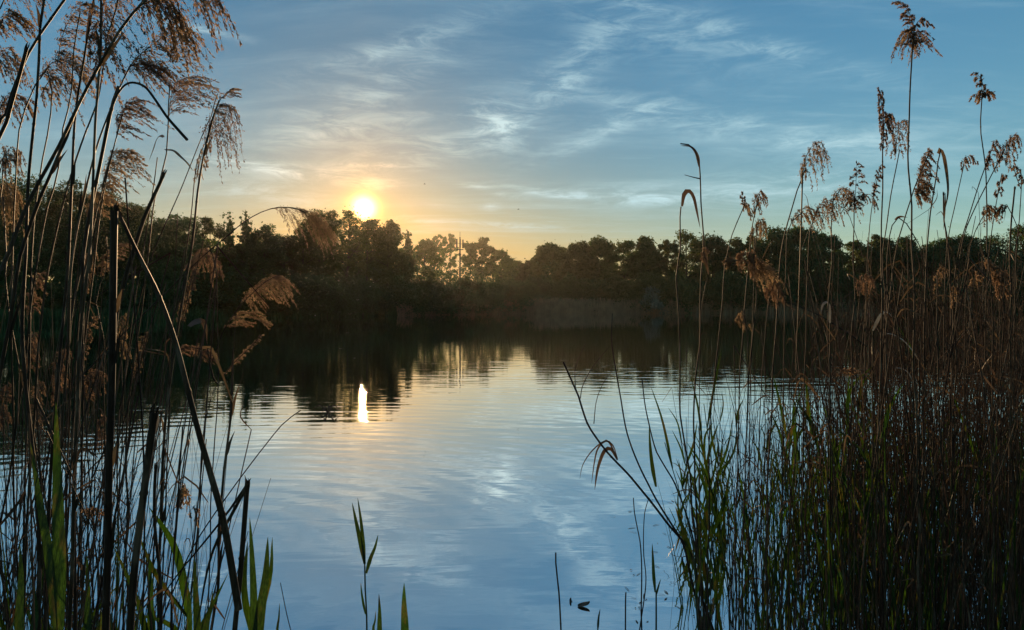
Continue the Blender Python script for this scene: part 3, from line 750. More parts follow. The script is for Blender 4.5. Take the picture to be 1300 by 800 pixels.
reed('plumed_reed', [(258, 297), (266, 312), (274, 335), (277, 360), (278, 400), (277, 470), (272, 560), (268, 680), (264, 800)], 2.4, 2.4,
     'golden plume hooked over leftwards like a shepherd crook', lean=.2, group=LG,
     plume=[dict(ax=[(277, 352), (274, 336), (268, 322), (258, 316), (246, 322)], len=34, droop=(.2, 0, -1.0), n=28, spk=40), dict(ax=[(262, 320), (252, 326), (243, 334)], len=20, droop=(-.3, 0, -.7), n=12)])
reed('plumed_reed', [(247, 343), (242, 362), (235, 385), (228, 410), (222, 440), (215, 500), (208, 600), (202, 800)], 2.2, 2.6,
     'narrow upright golden plume like a fox tail beneath the crook plume', lean=.1, group=LG,
     plume=dict(ax=[(225, 412), (232, 388), (240, 365), (247, 344)], len=22, droop=(.1, 0, -.25), n=34, spk=34, spread=.35))
reed('plumed_reed', [(352, 349), (338, 355), (322, 368), (308, 382), (296, 396), (284, 416), (276, 440), (266, 490), (258, 570), (250, 700), (246, 800)], 2.3, 2.6,
     'brightest golden plume bowing right in front of the dark wood', lean=.25, group=LG,
     plume=[dict(ax=[(306, 384), (318, 370), (332, 359), (346, 353), (357, 351)], len=46, droop=(.45, 0, -.9), n=40, spk=46, spread=.4),
            dict(ax=[(290, 408), (306, 399), (322, 400), (338, 410)], len=22, droop=(.5, 0, -.3), n=20, spk=30),
            dict(ax=[(284, 416), (300, 410), (318, 411)], len=16, droop=(.6, 0, -.1), n=12, spk=24)])
reed('plumed_reed', [(272, 450), (258, 446), (240, 440), (226, 446), (214, 462), (206, 500), (200, 580), (196, 700), (192, 800)], 2.3, 2.2,
     'small golden plume lying level over the dark water', lean=.2, group=LG,
     plume=dict(ax=[(222, 450), (236, 442), (254, 446), (270, 451)], len=26, droop=(.4, 0, -.4), n=26, spk=34))
reed('bent_leaf_reed', [(258, 409), (261, 430), (266, 455), (272, 478), (278, 487)][::-1], 2.2, 2.6,
     'rusty reed leaf folded sharply down beneath the golden plumes', lean=0, group=LG, to_ground=False,
     leaves=[([(240, 414), (247, 409), (255, 407), (260, 414), (263, 432)], 9, M_DRYLEAF)])
reed('twig_plumed_reed', [(295, 446), (293, 480), (290, 530), (287, 580), (283, 640), (277, 710), (269, 800)], 1.9, 4.6,
     'straight reed with a lit broken tip standing before the water, a thin plume beside it', lean=.02, group=LG, tip=.6, cut=True)
reed('thin_plume_reed', [(331, 425), (322, 437), (308, 450), (294, 464), (282, 480), (270, 500), (262, 530), (256, 580), (252, 680), (250, 800)], 2.2, 1.8,
     'wispy thin golden plume slanting up over the dark water', lean=.1, group=LG,
     plume=dict(ax=[(284, 476), (298, 459), (313, 444), (331, 426)], len=9, droop=(.2, 0, -.2), n=26, spk=12, spread=.35))
reed('snapped_reed', [(145, 268), (144, 330), (143, 400), (142, 480), (140, 550), (138, 620), (137, 700), (134, 800)], .95, 9,
     'thickest upright reed snapped at its top, its upper half hanging from the break', lean=.0, group=LG, tip=.95, cut=True,
     branches=[])
o = reed('fallen_reed', [(149, 267), (172, 316), (200, 372), (222, 432), (236, 485), (252, 548), (268, 604), (285, 668), (303, 774)], .97, 9.5,
     'long grey snapped reed top slanting down from the break to above the water', lean=.0, group=LG, tip=.42, to_ground=False, mat=M_STEM, cut=True)
reed('cut_reed', [(196, 524), (193, 548), (189, 575), (184, 615), (177, 670), (170, 730), (165, 800)], .9, 12,
     'stout cut-off reed with a pale grey sheathed end', lean=0, group=LG, tip=.72, cut=True,
     leaves=[([(197, 523), (195, 540), (191, 562)], 11.5, M_PALE, .0)])
reed('kinked_reed', [(314, 614), (312, 640), (309, 680), (304, 740), (298, 800)], 1.15, 8,
     'kinked reed folded to a sharp point like an upturned letter V above the water', lean=0, group=LG, tip=.8, cut=True,
     branches=[([(314, 615), (296, 650), (274, 690), (262, 730), (254, 776)], 5), ([(313, 616), (288, 652), (258, 690), (225, 730), (196, 772)], 3.4)])
reed('bowing_twig', [(383, 521), (360, 538), (335, 568), (312, 598), (290, 628), (262, 668), (240, 705), (215, 765), (205, 800)], 1.6, 3.2,
     'long thin twig bowing out to the right low over the bright water', lean=.1, group=LG, tip=.4)
reed('broken_reed', [(196, 592), (194, 630), (193, 680), (197, 740), (200, 800)], 1.3, 4.2,
     'low thin reed stub beside the stout cut-off reed', lean=0, group=LG, cut=True, tip=.9)
reed('withered_plume_reed', [(222, 612), (230, 607), (237, 618), (240, 640), (243, 665), (247, 720), (252, 800)], 1.5, 1.8,
     'withered curled plume in front of the pale blue water', lean=.02, group=LG,
     plume=[dict(ax=[(238, 625), (233, 618), (230, 628)], len=24, droop=(0, 0, -1.1), n=12, spk=24), dict(ax=[(240, 650), (247, 645), (250, 655)], len=14, droop=(.2, 0, -1), n=5, spk=18)])
reed('withered_plume_reed', [(118, 652), (112, 646), (106, 655), (103, 680), (102, 730), (100, 800)], 1.5, 2,
     'small withered rust plume low between the upright stems', lean=.02, group=LG,
     plume=dict(ax=[(104, 660), (109, 648), (118, 645), (128, 652)], len=20, droop=(.1, 0, -.7), n=14, spk=20))
# plumes at the top corner and over the dark wood on the left
corner = [
 ([(-14, 60), (0, 12), (6, -10), (10, -30)], [(6, -6), (14, -24), (30, -30), (45, -20)], 62, (.35, 0, -.9), 26, 'dark plume hanging into the top corner of the picture'),
 ([(-30, 150), (-14, 90), (-6, 50), (2, 24)], [(-4, 40), (4, 24), (16, 20), (30, 26)], 48, (.45, 0, -.8), 26, 'airy plume below the corner one, tips reaching the upright stem'),
 ([(-40, 260), (-28, 180), (-16, 110), (-8, 70)], [(-10, 84), (-2, 70), (8, 68), (20, 78)], 50, (.3, 0, -1.0), 24, 'ragged plume cut by the frame edge at the height of the broken stub'),
 ([(-30, 300), (-16, 220), (-6, 160), (4, 130)], [(-2, 145), (6, 128), (18, 120), (34, 126)], 52, (.25, 0, -1.0), 24, 'sparse plume whose strands trail down beside the frame edge'),
 ([(-20, 380), (-10, 300), (-2, 240), (4, 205)], [(0, 218), (6, 198), (14, 188), (24, 190)], 44, (.15, 0, -1.2), 20, 'curled tassel just above the tallest dark tree'),
 ([(14, 400), (10, 330), (4, 280), (2, 250)], [(3, 262), (4, 246), (10, 238), (20, 244)], 60, (.1, 0, -1.3), 26, 'lit plume hanging before the dark tree at the frame edge'),
 ([(52, 300), (66, 240), (76, 200), (80, 165), (92, 120), (95, 60), (102, 15)], [(72, 85), (78, 50), (90, 22), (103, 8), (112, 6)], 52, (.70, 0, -.55), 32, 'scythe shaped plume sweeping up between the two upright stems'),
 ([(15, 320), (20, 200), (30, 145), (45, 105), (62, 84)], [(50, 98), (66, 80), (84, 76), (100, 82)], 62, (.45, 0, -1.1), 36, 'wide plume drooping behind the upright stems at mid sky'),
 ([(40, 330), (50, 220), (60, 170), (66, 120), (60, 90)], [(52, 122), (62, 104), (76, 98), (92, 104)], 46, (.3, 0, -1.2), 22, 'thinner plume hanging below the wide drooping one'),
 ([(110, 420), (120, 330), (130, 260), (144, 190), (156, 145)], [(148, 172), (153, 150), (162, 133), (174, 130)], 52, (.8, 0, -.6), 30, 'curving plume swept right below the folded arch'),
 ([(100, 400), (112, 320), (122, 260), (134, 215), (142, 190)], [(130, 235), (136, 212), (146, 196), (162, 192)], 50, (.75, 0, -.8), 32, 'full low plume blowing right, just above the sloping wood edge'),
 ([(90, 420), (100, 350), (112, 280), (124, 230)], [(110, 275), (118, 252), (128, 236), (140, 230)], 44, (.7, 0, -.7), 26, 'lowest wind blown plume against the edge of the wood'),
 ([(40, 560), (38, 480), (36, 420), (42, 350)], [(38, 400), (40, 372), (46, 352), (54, 346)], 26, (.3, 0, -.7), 24, 'pale curled plume over the dark wood near the frame edge'),
 ([(38, 620), (36, 540), (36, 480), (36, 440)], [(36, 470), (36, 448), (38, 430), (42, 424)], 26, (.2, 0, -.8), 26, 'glowing brown plume below the pale curled one'),
 ([(70, 620), (72, 560), (72, 500), (74, 460)], [(72, 500), (73, 470), (76, 448), (84, 444)], 30, (.15, 0, -1.0), 30, 'dense rust plume low among the stems above the water line'),
 ([(96, 620), (96, 540), (100, 480), (106, 440), (118, 408)], [(100, 470), (105, 444), (112, 420), (121, 402)], 16, (.1, 0, -.35), 26, 'narrow upright rust plume pointing up right over dark water'),
 ([(110, 640), (112, 560), (112, 500), (114, 476)], [(112, 500), (113, 484), (118, 472), (128, 476)], 32, (.25, 0, -.9), 26, 'broad lit plume just left of the snapped upright reed'),
 ([(154, 640), (155, 560), (155, 480), (154, 430)], [(155, 452), (154, 428), (152, 408), (158, 400)], 26, (.15, 0, -1.0), 28, 'golden plume immediately right of the snapped upright reed'),
 ([(160, 620), (165, 540), (172, 470), (180, 430)], [(170, 480), (174, 455), (180, 432), (186, 424)], 14, (0, 0, -.3), 20, 'slim lit plume below the slanting grey reed'),
 ([(8, 700), (6, 620), (4, 560), (4, 510)], [(4, 540), (3, 516), (5, 494), (10, 488)], 26, (.1, 0, -.9), 26, 'golden plume at the very edge above the water line'),
 ([(52, 720), (48, 640), (44, 580), (44, 520)], [(45, 540), (44, 512), (46, 490), (54, 484)], 24, (.15, 0, -1.0), 22, 'lit plume between the two lowest frame edge stems'),
 ([(132, 720), (130, 640), (130, 580), (128, 545)], [(129, 570), (128, 552), (126, 536), (130, 528)], 18, (.1, 0, -.8), 16, 'tiny lit plume touching the ripples left of the snapped reed'),
 ([(136, 300), (135, 340), (120, 380), (132, 440), (130, 520)][::-1], [(128, 350), (132, 330), (142, 318), (158, 312)], 26, (.5, 0, -.3), 22, 'brown plume reaching right behind the snapped upright reed'),
 ([(100, 560), (104, 450), (108, 380), (112, 340)], [(108, 368), (111, 345), (114, 322), (120, 318)], 26, (.1, 0, -.9), 18, 'thin lit tuft between the leaning stems over the wood'),
]
for (st, ax, ln, dr, n, lab) in corner:
    Yc = {True: 1.9, False: 2.3}[ax[0][1] < 300]
    reed('plumed_reed', st, Yc, 3.4 if ax[0][1] < 300 else 2.8, lab, lean=.1, group=LG, mat=M_STEM,
         plume=dict(ax=ax, len=ln, droop=dr, n=n, spk=38))
# green blades and young shoots, low on the left and centre
def blades(name, Y, items, label, cat='reed', group=None, stem=None):
    """a shoot: leaf blades given as (points foot to tip, width px, material)"""
    x0, y0 = items[0][0][0]; foot = P(x0, y0, Y).copy(); zg = ground_at(foot[0], Y); foot[2] = zg
    root = empty(name, foot, label, cat, group)
    mb = MB(); top = stem if stem else [(x0, y0)]
    pp = [foot] + [P(x, y, Y) for x, y in top]
    if np.linalg.norm(np.array(pp[1]) - pp[0]) < .05: pp[1] = pp[0] + np.array((0, 0, .06))
    stem_tube(mb, local(foot, smooth_path(pp, 10)), .0035 * max(1, Y / 2), .0022 * max(1, Y / 2), 6, False); mb.build('stem', M_GSTEM, root)
    for pts, w, mt in items:
        q = smooth_path([P(x, y, Y + .02 * i) for i, (x, y) in enumerate(pts)], 16)
        b_ = MB(); blade(b_, local(foot, q), w / F * Y, nrm=(.2, -1, .1), twist=random.uniform(-.3, .3)); b_.build('leaf', mt, root)
    return root
blades('reed_shoot', 1.2, [([(76, 800), (74, 700), (72, 610), (71, 510)], 17, M_GREEN), ([(70, 800), (62, 710), (50, 640), (38, 560)], 13, M_GREEN)], 'broad vivid green reed blade glowing between dark stems')
blades('reed_shoot', 1.3, [([(320, 850), (322, 770), (320, 710), (317, 657)], 10, M_GREEN), ([(322, 850), (330, 780), (337, 730), (340, 682)], 14, M_GREEN)], 'pair of broad green blades pointing up beyond the kinked reed')
blades('reed_shoot', 1.4, [([(250, 850), (250, 790), (248, 750), (247, 708)], 10, M_GREEN), ([(240, 850), (240, 770), (236, 740), (232, 712)], 7, M_GREEN), ([(255, 850), (262, 790), (268, 770), (270, 750)], 10, M_GREEN)], 'tuft of green blades under the bowing twig')
blades('reed_shoot', 1.3, [([(190, 850), (191, 770), (190, 730), (189, 700)], 9, M_GREEN), ([(194, 850), (194, 790), (192, 760), (196, 720)], 6, M_GREEN)], 'short green blades behind the stout cut-off reed')
blades('reed_shoot', 1.4, [([(112, 850), (111, 780), (111, 740), (110, 704)], 9, M_GREEN), ([(112, 850), (124, 800), (122, 790), (104, 770)], 8, M_GREEN)], 'small pointed green blade between the upright dark stems')
blades('reed_shoot', 1.3, [([(22, 850), (24, 780), (26, 730), (25, 690)], 12, M_GREEN), ([(30, 850), (44, 790), (44, 760), (40, 735)], 8, M_GREEN)], 'dull green blade low at the frame edge among dark stems')
blades('reed_shoot', 2.6, [([(463, 716), (458, 690), (452, 662), (447, 638)], 6, M_GREEN), ([(463, 716), (461, 690), (458, 660), (454, 632)], 5, M_GREEN), ([(465, 728), (470, 710), (476, 695), (480, 679)], 5, M_GREEN), ([(464, 780), (461, 765), (459, 752), (458, 740)], 3, M_GREEN)],
       'lone dark shoot with forked leaves standing in open water', stem=[(466, 800), (464, 760), (463, 716)])
blades('reed_shoot', 2.2, [([(483, 860), (482, 800), (482, 775), (481, 754)], 8, M_GREEN), ([(476, 860), (474, 800), (476, 790), (477, 776)], 5, M_GREEN)], 'short pointed green blade right beside the lone forked shoot')
blades('reed_shoot', 1.9, [([(514, 860), (514, 800), (513, 770), (513, 740)], 12, M_GREEN)], 'single broad dark green spike at the bottom of the open water')
reed('thin_twig', [(356, 740), (361, 765), (369, 800)][::-1], 2.2, 2, 'thin dark twig leaning left at the bottom of the water', group=None)
blades('reed_shoot', 1.9, [([(350, 850), (352, 800), (354, 785), (355, 766)], 4, M_GREEN)], 'tiny narrow green spike beside the leaning thin twig')
reed('straight_stick', [(709, 702), (709, 750), (710, 800)][::-1], 3.0, 2.4, 'single straight stick upright in open water', lean=0, tip=.8)

# ------------------------------------------------------------------ traced reeds on the right
RG = 'dry reeds of the right bank bed'
reed('bare_branch_reed', [(715, 460), (727, 488), (740, 517), (757, 548), (775, 575), (796, 600), (822, 632), (852, 668), (878, 705), (893, 760)], 3.4, 3.6,
     'bare reed leaning far out left over the water with drooping leaves', lean=-.2, group=RG, tip=.6,
     branches=[([(731, 496), (730, 470), (736, 452), (744, 436)], 1.1), ([(737, 506), (739, 492), (748, 473), (760, 456), (774, 440)], 1.3), ([(754, 538), (757, 510), (765, 488), (778, 470)], 1.3)],
     leaves=[([(784, 582), (778, 565), (768, 560), (752, 572), (740, 590), (736, 608)], 1.8, M_DRYLEAF, 0.0), ([(784, 584), (772, 560), (760, 568), (755, 585), (751, 614)], 2.6, M_DRYLEAF, 0.0),
             ([(784, 584), (776, 570), (768, 572), (762, 585), (758, 600), (755, 622)], 5, M_DRYLEAF, 0.0)])
reed('leaning_reed', [(777, 398), (778, 440), (786, 495), (796, 545), (808, 582), (826, 622), (850, 660), (872, 700), (884, 760)], 3.6, 3.4,
     'thin reed curving up from the bed edge to a bare tip in open water', lean=-.1, group=RG, tip=.35)
reed('leaning_reed', [(815, 482), (820, 520), (830, 560), (842, 590), (856, 620), (872, 655), (884, 700), (890, 760)], 3.5, 3.2,
     'leaning reed with a slim green leaf pressed against it', lean=-.1, group=RG, tip=.4,
     leaves=[([(833, 618), (829, 595), (826, 570), (824, 540)], 6, M_GREEN)])
reed('folded_leaf_reed', [(891, 290), (889, 230), (887, 205), (882, 190), (875, 184), (865, 183)][::-1] + [(892, 340), (888, 400), (884, 470), (880, 540), (884, 620), (888, 740)], 3.2, 2.6,
     'solitary tall reed curled over at the tip with a stubby side stem', lean=-.1, group=RG, tip=.6,
     branches=[([(889, 227), (880, 225), (869, 222)], 1.7)], leaves=[([(888, 212), (885, 196), (877, 186), (864, 185)], 5, M_DRYLEAF)])
reed('folded_leaf_reed', [(867, 262), (864, 290), (862, 330), (861, 400), (862, 470), (866, 530), (874, 600), (882, 680), (886, 760)], 3.3, 2.6,
     'reed topped by a dark leaf folded into an upside-down U', lean=-.1, group=RG, tip=.6,
     leaves=[([(866, 262), (869, 246), (875, 242), (881, 250), (885, 268), (889, 290)], 6, M_DRYLEAF, 0.0)])
def rp(pts, ax, ln, dr, n, lab, Y=3.0, th=2.8, spread=.5, spk=30, size=.0095, lean=-.1, **k):
    pls = [dict(ax=ax, len=ln, droop=dr, n=n, spk=spk, spread=spread, size=size)] + [dict(spk=spk, size=size, **d) for d in k.pop('more', [])]
    return reed('plumed_reed', pts, Y, th, lab, plume=pls, lean=lean, group=RG, tip=.5, mat=k.pop('mat', M_STEMR), **k)
rp([(946, 258), (938, 280), (930, 302), (920, 350), (912, 420), (905, 500), (900, 600), (898, 760)], [(944, 262), (947, 258), (951, 262), (953, 270)], 15, (.1, 0, -.9), 12, 'small reed plume split in two tufts, first of the pair above the wood', th=2.2,
   more=[dict(ax=[(945, 262), (943, 254), (942, 246)], len=8, droop=(0, 0, .1), n=8)])
rp([(963, 246), (960, 262), (956, 280), (952, 310), (946, 370), (940, 450), (936, 560), (934, 760)], [(959, 268), (961, 252), (965, 244), (971, 248)], 24, (.15, 0, -1.0), 18, 'nodding small plume, second of the pair above the wood', th=2.2)
rp([(1022, 215), (1017, 235), (1008, 262), (998, 292), (990, 330), (985, 400), (980, 500), (976, 620), (974, 760)], [(1019, 222), (1023, 200), (1031, 186), (1039, 184), (1043, 192)], 38, (.12, 0, -1.15), 28, 'curled dark plume hanging to the right on two meeting stems', th=2.8, spk=40,
   branches=[([(1019, 216), (1018, 250), (1017, 290), (1014, 380), (1010, 470)], 2.0)])
rp([(1066, 240), (1058, 252), (1056, 280), (1055, 330), (1052, 420), (1050, 540), (1048, 760)], [(1057, 256), (1060, 245), (1068, 240), (1078, 242)], 38, (.35, 0, -1.15), 24, 'brown plume bowing over beside the feathery upright one', th=2.3)
rp([(1086, 250), (1084, 280), (1083, 310), (1082, 380), (1080, 480), (1078, 620), (1076, 760)], [(1084, 268), (1086, 245), (1087, 225), (1088, 206)], 19, (.15, 0, -.25), 26, 'feathery upright plume like a small fir tree', th=2.4, spread=1.2,
   more=[dict(ax=[(1085, 262), (1094, 248), (1106, 248), (1112, 258)], len=18, droop=(.2, 0, -.9), n=14), dict(ax=[(1085, 262), (1078, 250), (1072, 246)], len=16, droop=(-.3, 0, -.9), n=8)])
rp([(1118, 210), (1112, 235), (1107, 262), (1103, 300), (1100, 370), (1098, 480), (1096, 760)], [(1108, 250), (1111, 230), (1115, 216), (1119, 209)], 13, (.35, 0, -.5), 16, 'slim feather shaped plume just before the first fat brown plume', th=1.8)
rp([(1000, 292), (1008, 278), (1018, 270)][::-1] + [(998, 330), (996, 420), (994, 540), (992, 760)], [(1005, 282), (1012, 270), (1022, 265), (1032, 270)], 28, (.2, 0, -.8), 22, 'golden plume fanning low over the wood below the curled dark one', th=2.0)
rp([(1040, 262), (1034, 275), (1028, 295), (1026, 340), (1022, 440), (1020, 560), (1018, 760)], [(1034, 278), (1038, 264), (1046, 256), (1054, 258)], 42, (.2, 0, -1.0), 28, 'ochre plume hanging to the tops of the wood, beside the bowing brown one', th=2.2)
rp([(1121, 182), (1121, 230), (1121, 300), (1120, 380), (1117, 470), (1114, 600), (1112, 760)], [(1121, 182), (1122, 160), (1120, 140), (1118, 126), (1116, 112)], 18, (.12, 0, -1.0), 30, 'fat brown plume with a thin beaded tip pointing up', th=3.0, spk=46,
   more=[dict(ax=[(1121, 165), (1126, 148), (1131, 145)], len=26, droop=(.1, 0, -1.0), n=14)])
rp([(1140, 190), (1135, 225), (1129, 260), (1124, 300), (1121, 360), (1119, 480), (1118, 760)], [(1137, 196), (1139, 172), (1143, 156), (1148, 152)], 36, (.04, 0, -1.0), 26, 'narrow hanging plume between the fat brown one and the tallest reed', th=2.4)
rp([(1160, 50), (1158, 90), (1156, 130), (1155, 180), (1155, 240), (1157, 310), (1160, 400), (1162, 520), (1164, 640), (1165, 780)],
   [(1160, 62), (1160, 38), (1157, 22), (1150, 10), (1140, 4)], 26, (-.35, 0, -.25), 22, 'tallest reed of all with a layered dark plume near the top edge', Y=2.7, th=3.4, spk=40,
   more=[dict(ax=[(1159, 62), (1158, 48), (1164, 40), (1172, 44)], len=40, droop=(.55, 0, -.75), n=16), dict(ax=[(1159, 58), (1156, 44), (1150, 40)], len=44, droop=(-.25, 0, -1.1), n=20),
         dict(ax=[(1160, 38), (1166, 27), (1174, 25), (1181, 33)], len=14, droop=(.2, 0, -.4), n=9)])
rp([(1178, 195), (1168, 222), (1160, 245), (1148, 275), (1138, 305), (1130, 350), (1126, 440), (1124, 560), (1122, 760)], [(1164, 250), (1168, 225), (1172, 205), (1178, 190)], 30, (.35, 0, -.9), 44, 'big shaggy brown plume, widest of those above the wood', th=2.6, spk=44,
   more=[dict(ax=[(1165, 250), (1168, 238), (1176, 232)], len=32, droop=(.3, 0, -1.0), n=18)])
reed('folded_leaf_reed', [(1192, 190), (1188, 205), (1184, 240), (1181, 280), (1177, 320), (1174, 400), (1172, 520), (1170, 760)], 2.9, 3.2,
     'tall reed bent over at a sharp peak, its long leaf hanging straight', lean=-.1, group=RG, mat=M_STEMR,
     leaves=[([(1191, 195), (1194, 189), (1199, 198), (1203, 222), (1204, 245), (1199, 270)], 7, M_DRYLEAF, 0.0), ([(1200, 245), (1200, 262), (1198, 292)], 2, M_DRYLEAF, 0.0)])
rp([(1224, 208), (1217, 240), (1210, 272), (1204, 300), (1200, 350), (1198, 460), (1196, 760)], [(1222, 214), (1225, 202), (1232, 198), (1239, 204)], 15, (.15, 0, -.9), 12, 'thin reed with a few separate dangling tufts', th=2.0)
reed('broken_reed', [(1196, 246), (1199, 275), (1203, 300), (1206, 340), (1208, 420), (1208, 560), (1206, 760)], 3.0, 2.4, 'plain stub leaning left under the dangling tufts', lean=0, group=RG, mat=M_STEMR, cut=True, tip=.8)
rp([(1248, 116), (1249, 160), (1251, 210), (1253, 260), (1256, 310), (1258, 380), (1260, 500), (1262, 760)], [(1249, 118), (1248, 108), (1244, 98), (1237, 92)], 15, (-.1, 0, -.4), 14, 'second tallest reed with a small forked plume', Y=2.8, th=2.6, spk=36,
   more=[dict(ax=[(1249, 120), (1253, 116), (1258, 118)], len=16, droop=(.1, 0, -.6), n=10), dict(ax=[(1248, 124), (1244, 118), (1239, 120)], len=18, droop=(-.2, 0, -.9), n=8)])
rp([(1258, 195), (1248, 225), (1238, 256), (1228, 286), (1220, 310), (1212, 360), (1208, 460), (1206, 760)], [(1252, 212), (1257, 196), (1261, 184), (1263, 178)], 22, (.1, 0, -.8), 20, 'slanting reed with a narrow plume crossing the second tallest one', th=2.4)
rp([(1277, 190), (1264, 214), (1250, 240), (1236, 272), (1224, 306), (1216, 360), (1212, 460), (1210, 760)], [(1268, 208), (1276, 188), (1284, 174), (1292, 172)], 28, (.05, 0, -.9), 32, 'chain of dark hanging tufts on a long slanting reed', th=2.4)
rp([(1272, 220), (1267, 245), (1262, 275), (1257, 310), (1252, 380), (1250, 500), (1248, 760)], [(1266, 250), (1268, 238), (1272, 226), (1276, 222)], 14, (0, 0, -.6), 12, 'short tuft on a stem right of the second tallest reed', th=2.0)
rp([(1256, 262), (1248, 275), (1240, 290), (1232, 312), (1226, 380), (1224, 520), (1222, 760)], [(1246, 272), (1252, 262), (1258, 262), (1262, 270)], 22, (.1, 0, -1.0), 20, 'russet plume just over the dark trees near the end of the row', th=2.0)
rp([(1297, 225), (1294, 214), (1286, 211), (1296, 240)][::-1] + [(1294, 280), (1290, 330), (1288, 420), (1286, 560), (1284, 760)], [(1296, 235), (1296, 222), (1291, 213), (1284, 211)], 9, (-.1, 0, -.5), 12, 'hooked reed tip beside the frame edge', th=2.0)
rp([(1270, 262), (1274, 258), (1280, 262), (1288, 280), (1296, 300), (1302, 330)], [(1278, 262), (1273, 261), (1269, 268)], 12, (-.1, 0, -.9), 12, 'short hooked tuft hanging left near the frame edge', th=2.0)
reed('broken_reed', [(1285, 238), (1285, 270), (1284, 310), (1283, 400), (1282, 520), (1280, 760)], 3.0, 2.6, 'plain upright stub between hooked reeds near the frame edge', lean=0, group=RG, mat=M_STEMR, cut=True, tip=.8)
reed('drooping_leaf_reed', [(1170, 318), (1160, 300), (1150, 284), (1143, 277), (1136, 278), (1130, 292), (1127, 330), (1126, 420), (1124, 560), (1122, 760)][::1], 3.0, 2.6,
     'low reed arching over and down right at the foot of the tallest reed', lean=0, group=RG, mat=M_STEMR, leaves=[([(1136, 279), (1143, 275), (1152, 276)], 3, M_DRYLEAF, 0.0)])
rp([(958, 300), (957, 330), (960, 370), (956, 430), (950, 520), (946, 640), (944, 760)], [(958, 350), (956, 330), (948, 322), (938, 322)], 36, (.2, 0, -.75), 40, 'biggest golden plume hanging before the dark wood', th=2.2, spk=40,
   more=[dict(ax=[(960, 355), (966, 340), (972, 338)], len=46, droop=(.35, 0, -1.0), n=30), dict(ax=[(940, 332), (930, 330), (925, 336)], len=14, droop=(-.4, 0, -.3), n=14)])
rp([(984, 356), (976, 380), (972, 420), (966, 500), (962, 620), (960, 760)], [(972, 372), (976, 364), (984, 360), (988, 366)], 26, (.05, 0, -1.0), 26, 'golden plume tucked under the biggest one', th=1.8, spk=36)
rp([(944, 394), (948, 420), (950, 460), (948, 540), (944, 660), (942, 760)], [(947, 420), (945, 404), (940, 398), (936, 404)], 18, (.2, 0, -.8), 20, 'small rusty plume lower down over the dark reflections', th=1.8)
rp([(964, 278), (960, 300), (958, 330), (956, 400), (952, 520), (950, 760)], [(956, 300), (960, 286), (965, 280), (969, 288)], 26, (0, 0, -.9), 22, 'pale gold tuft standing against the wood top', th=1.8)
rp([(1276, 335), (1278, 360), (1276, 400), (1272, 480), (1268, 620), (1266, 760)], [(1274, 372), (1268, 352), (1262, 340), (1252, 330)], 24, (.3, 0, -.7), 34, 'lit bushy plume over the dark trees near the frame edge', th=2.2, spk=40, more=[dict(ax=[(1274, 376), (1270, 356), (1272, 344)], len=32, droop=(.1, 0, -.9), n=20)])
rp([(1191, 345), (1190, 380), (1188, 450), (1186, 560), (1184, 760)], [(1190, 368), (1191, 352), (1194, 342), (1198, 346)], 18, (-.1, 0, -.8), 14, 'dim brown tuft hanging amid the red stems', th=1.8)
rp([(1238, 350), (1234, 385), (1230, 460), (1226, 600), (1224, 760)], [(1234, 368), (1237, 356), (1240, 348), (1246, 352)], 16, (0, 0, -.6), 14, 'dim tuft above the thickest part of the red stems', th=1.8)
rp([(1210, 365), (1210, 400), (1209, 480), (1208, 620), (1206, 760)], [(1210, 390), (1210, 376), (1212, 366), (1216, 368)], 14, (0, 0, -.8), 14, 'small rust red tuft in the middle of the red stems', th=1.8)
rp([(1096, 352), (1092, 372), (1088, 420), (1086, 520), (1084, 760)], [(1090, 372), (1094, 356), (1100, 350), (1108, 356)], 22, (.0, 0, -.8), 22, 'dim golden tuft where the red stems begin', th=1.8)
rp([(1090, 480), (1084, 474), (1072, 470), (1062, 480), (1058, 540), (1056, 760)], [(1062, 478), (1070, 471), (1080, 470), (1090, 472)], 14, (.3, 0, -.3), 18, 'flat orange tuft lying level among the stems', th=1.8)
rp([(893, 320), (896, 335), (900, 345), (890, 400), (888, 560), (890, 760)], [(892, 330), (894, 318), (897, 314)], 16, (.1, 0, -.8), 16, 'little golden tuft hanging from the solitary curled reed', th=1.6,
   leaves=[([(893, 326), (897, 334), (900, 350)], 6, M_DRYLEAF, 0.0)])
reed('leaning_twig', [(1000, 384), (1020, 392), (1048, 405), (1072, 420), (1100, 440)][::-1], 3.2, 2.2, 'dark twig slanting down right across the dark water', lean=0, group=RG, to_ground=False)
def arc_leaf(pts, w, label, Y=3.0, mt=None):
    foot = P(*pts[-1], Y); zg = ground_at(foot[0], Y); f = np.array((foot[0], Y, zg)); root = empty('pale_bent_leaf_reed', f, label, 'reed', RG)
    mb = MB(); stem_tube(mb, local(f, smooth_path([f, P(*pts[-1], Y)], 8)), .004, .003, 6, False); mb.build('stem', M_STEM, root)
    b_ = MB(); blade(b_, local(f, smooth_path([P(x, y, Y) for x, y in pts[::-1]], 14)), w / F * Y, nrm=(.1, -.6, .8)); b_.build('leaf', mt or M_PALE, root)
arc_leaf([(1119, 424), (1132, 424), (1147, 432), (1158, 444), (1167, 458)], 3.5, 'pale arched leaf shining in front of the red stems')
arc_leaf([(1137, 467), (1146, 468), (1154, 474), (1160, 486)], 3.0, 'short pale arched leaf below the shining one')
arc_leaf([(1134, 404), (1126, 396), (1118, 400), (1108, 420)], 4.0, 'grey curved leaf behind the stems above the shining arch')
arc_leaf([(1042, 398), (1045, 386), (1052, 385), (1054, 410)], 5.5, 'blue grey folded leaf at the start of the red stems')
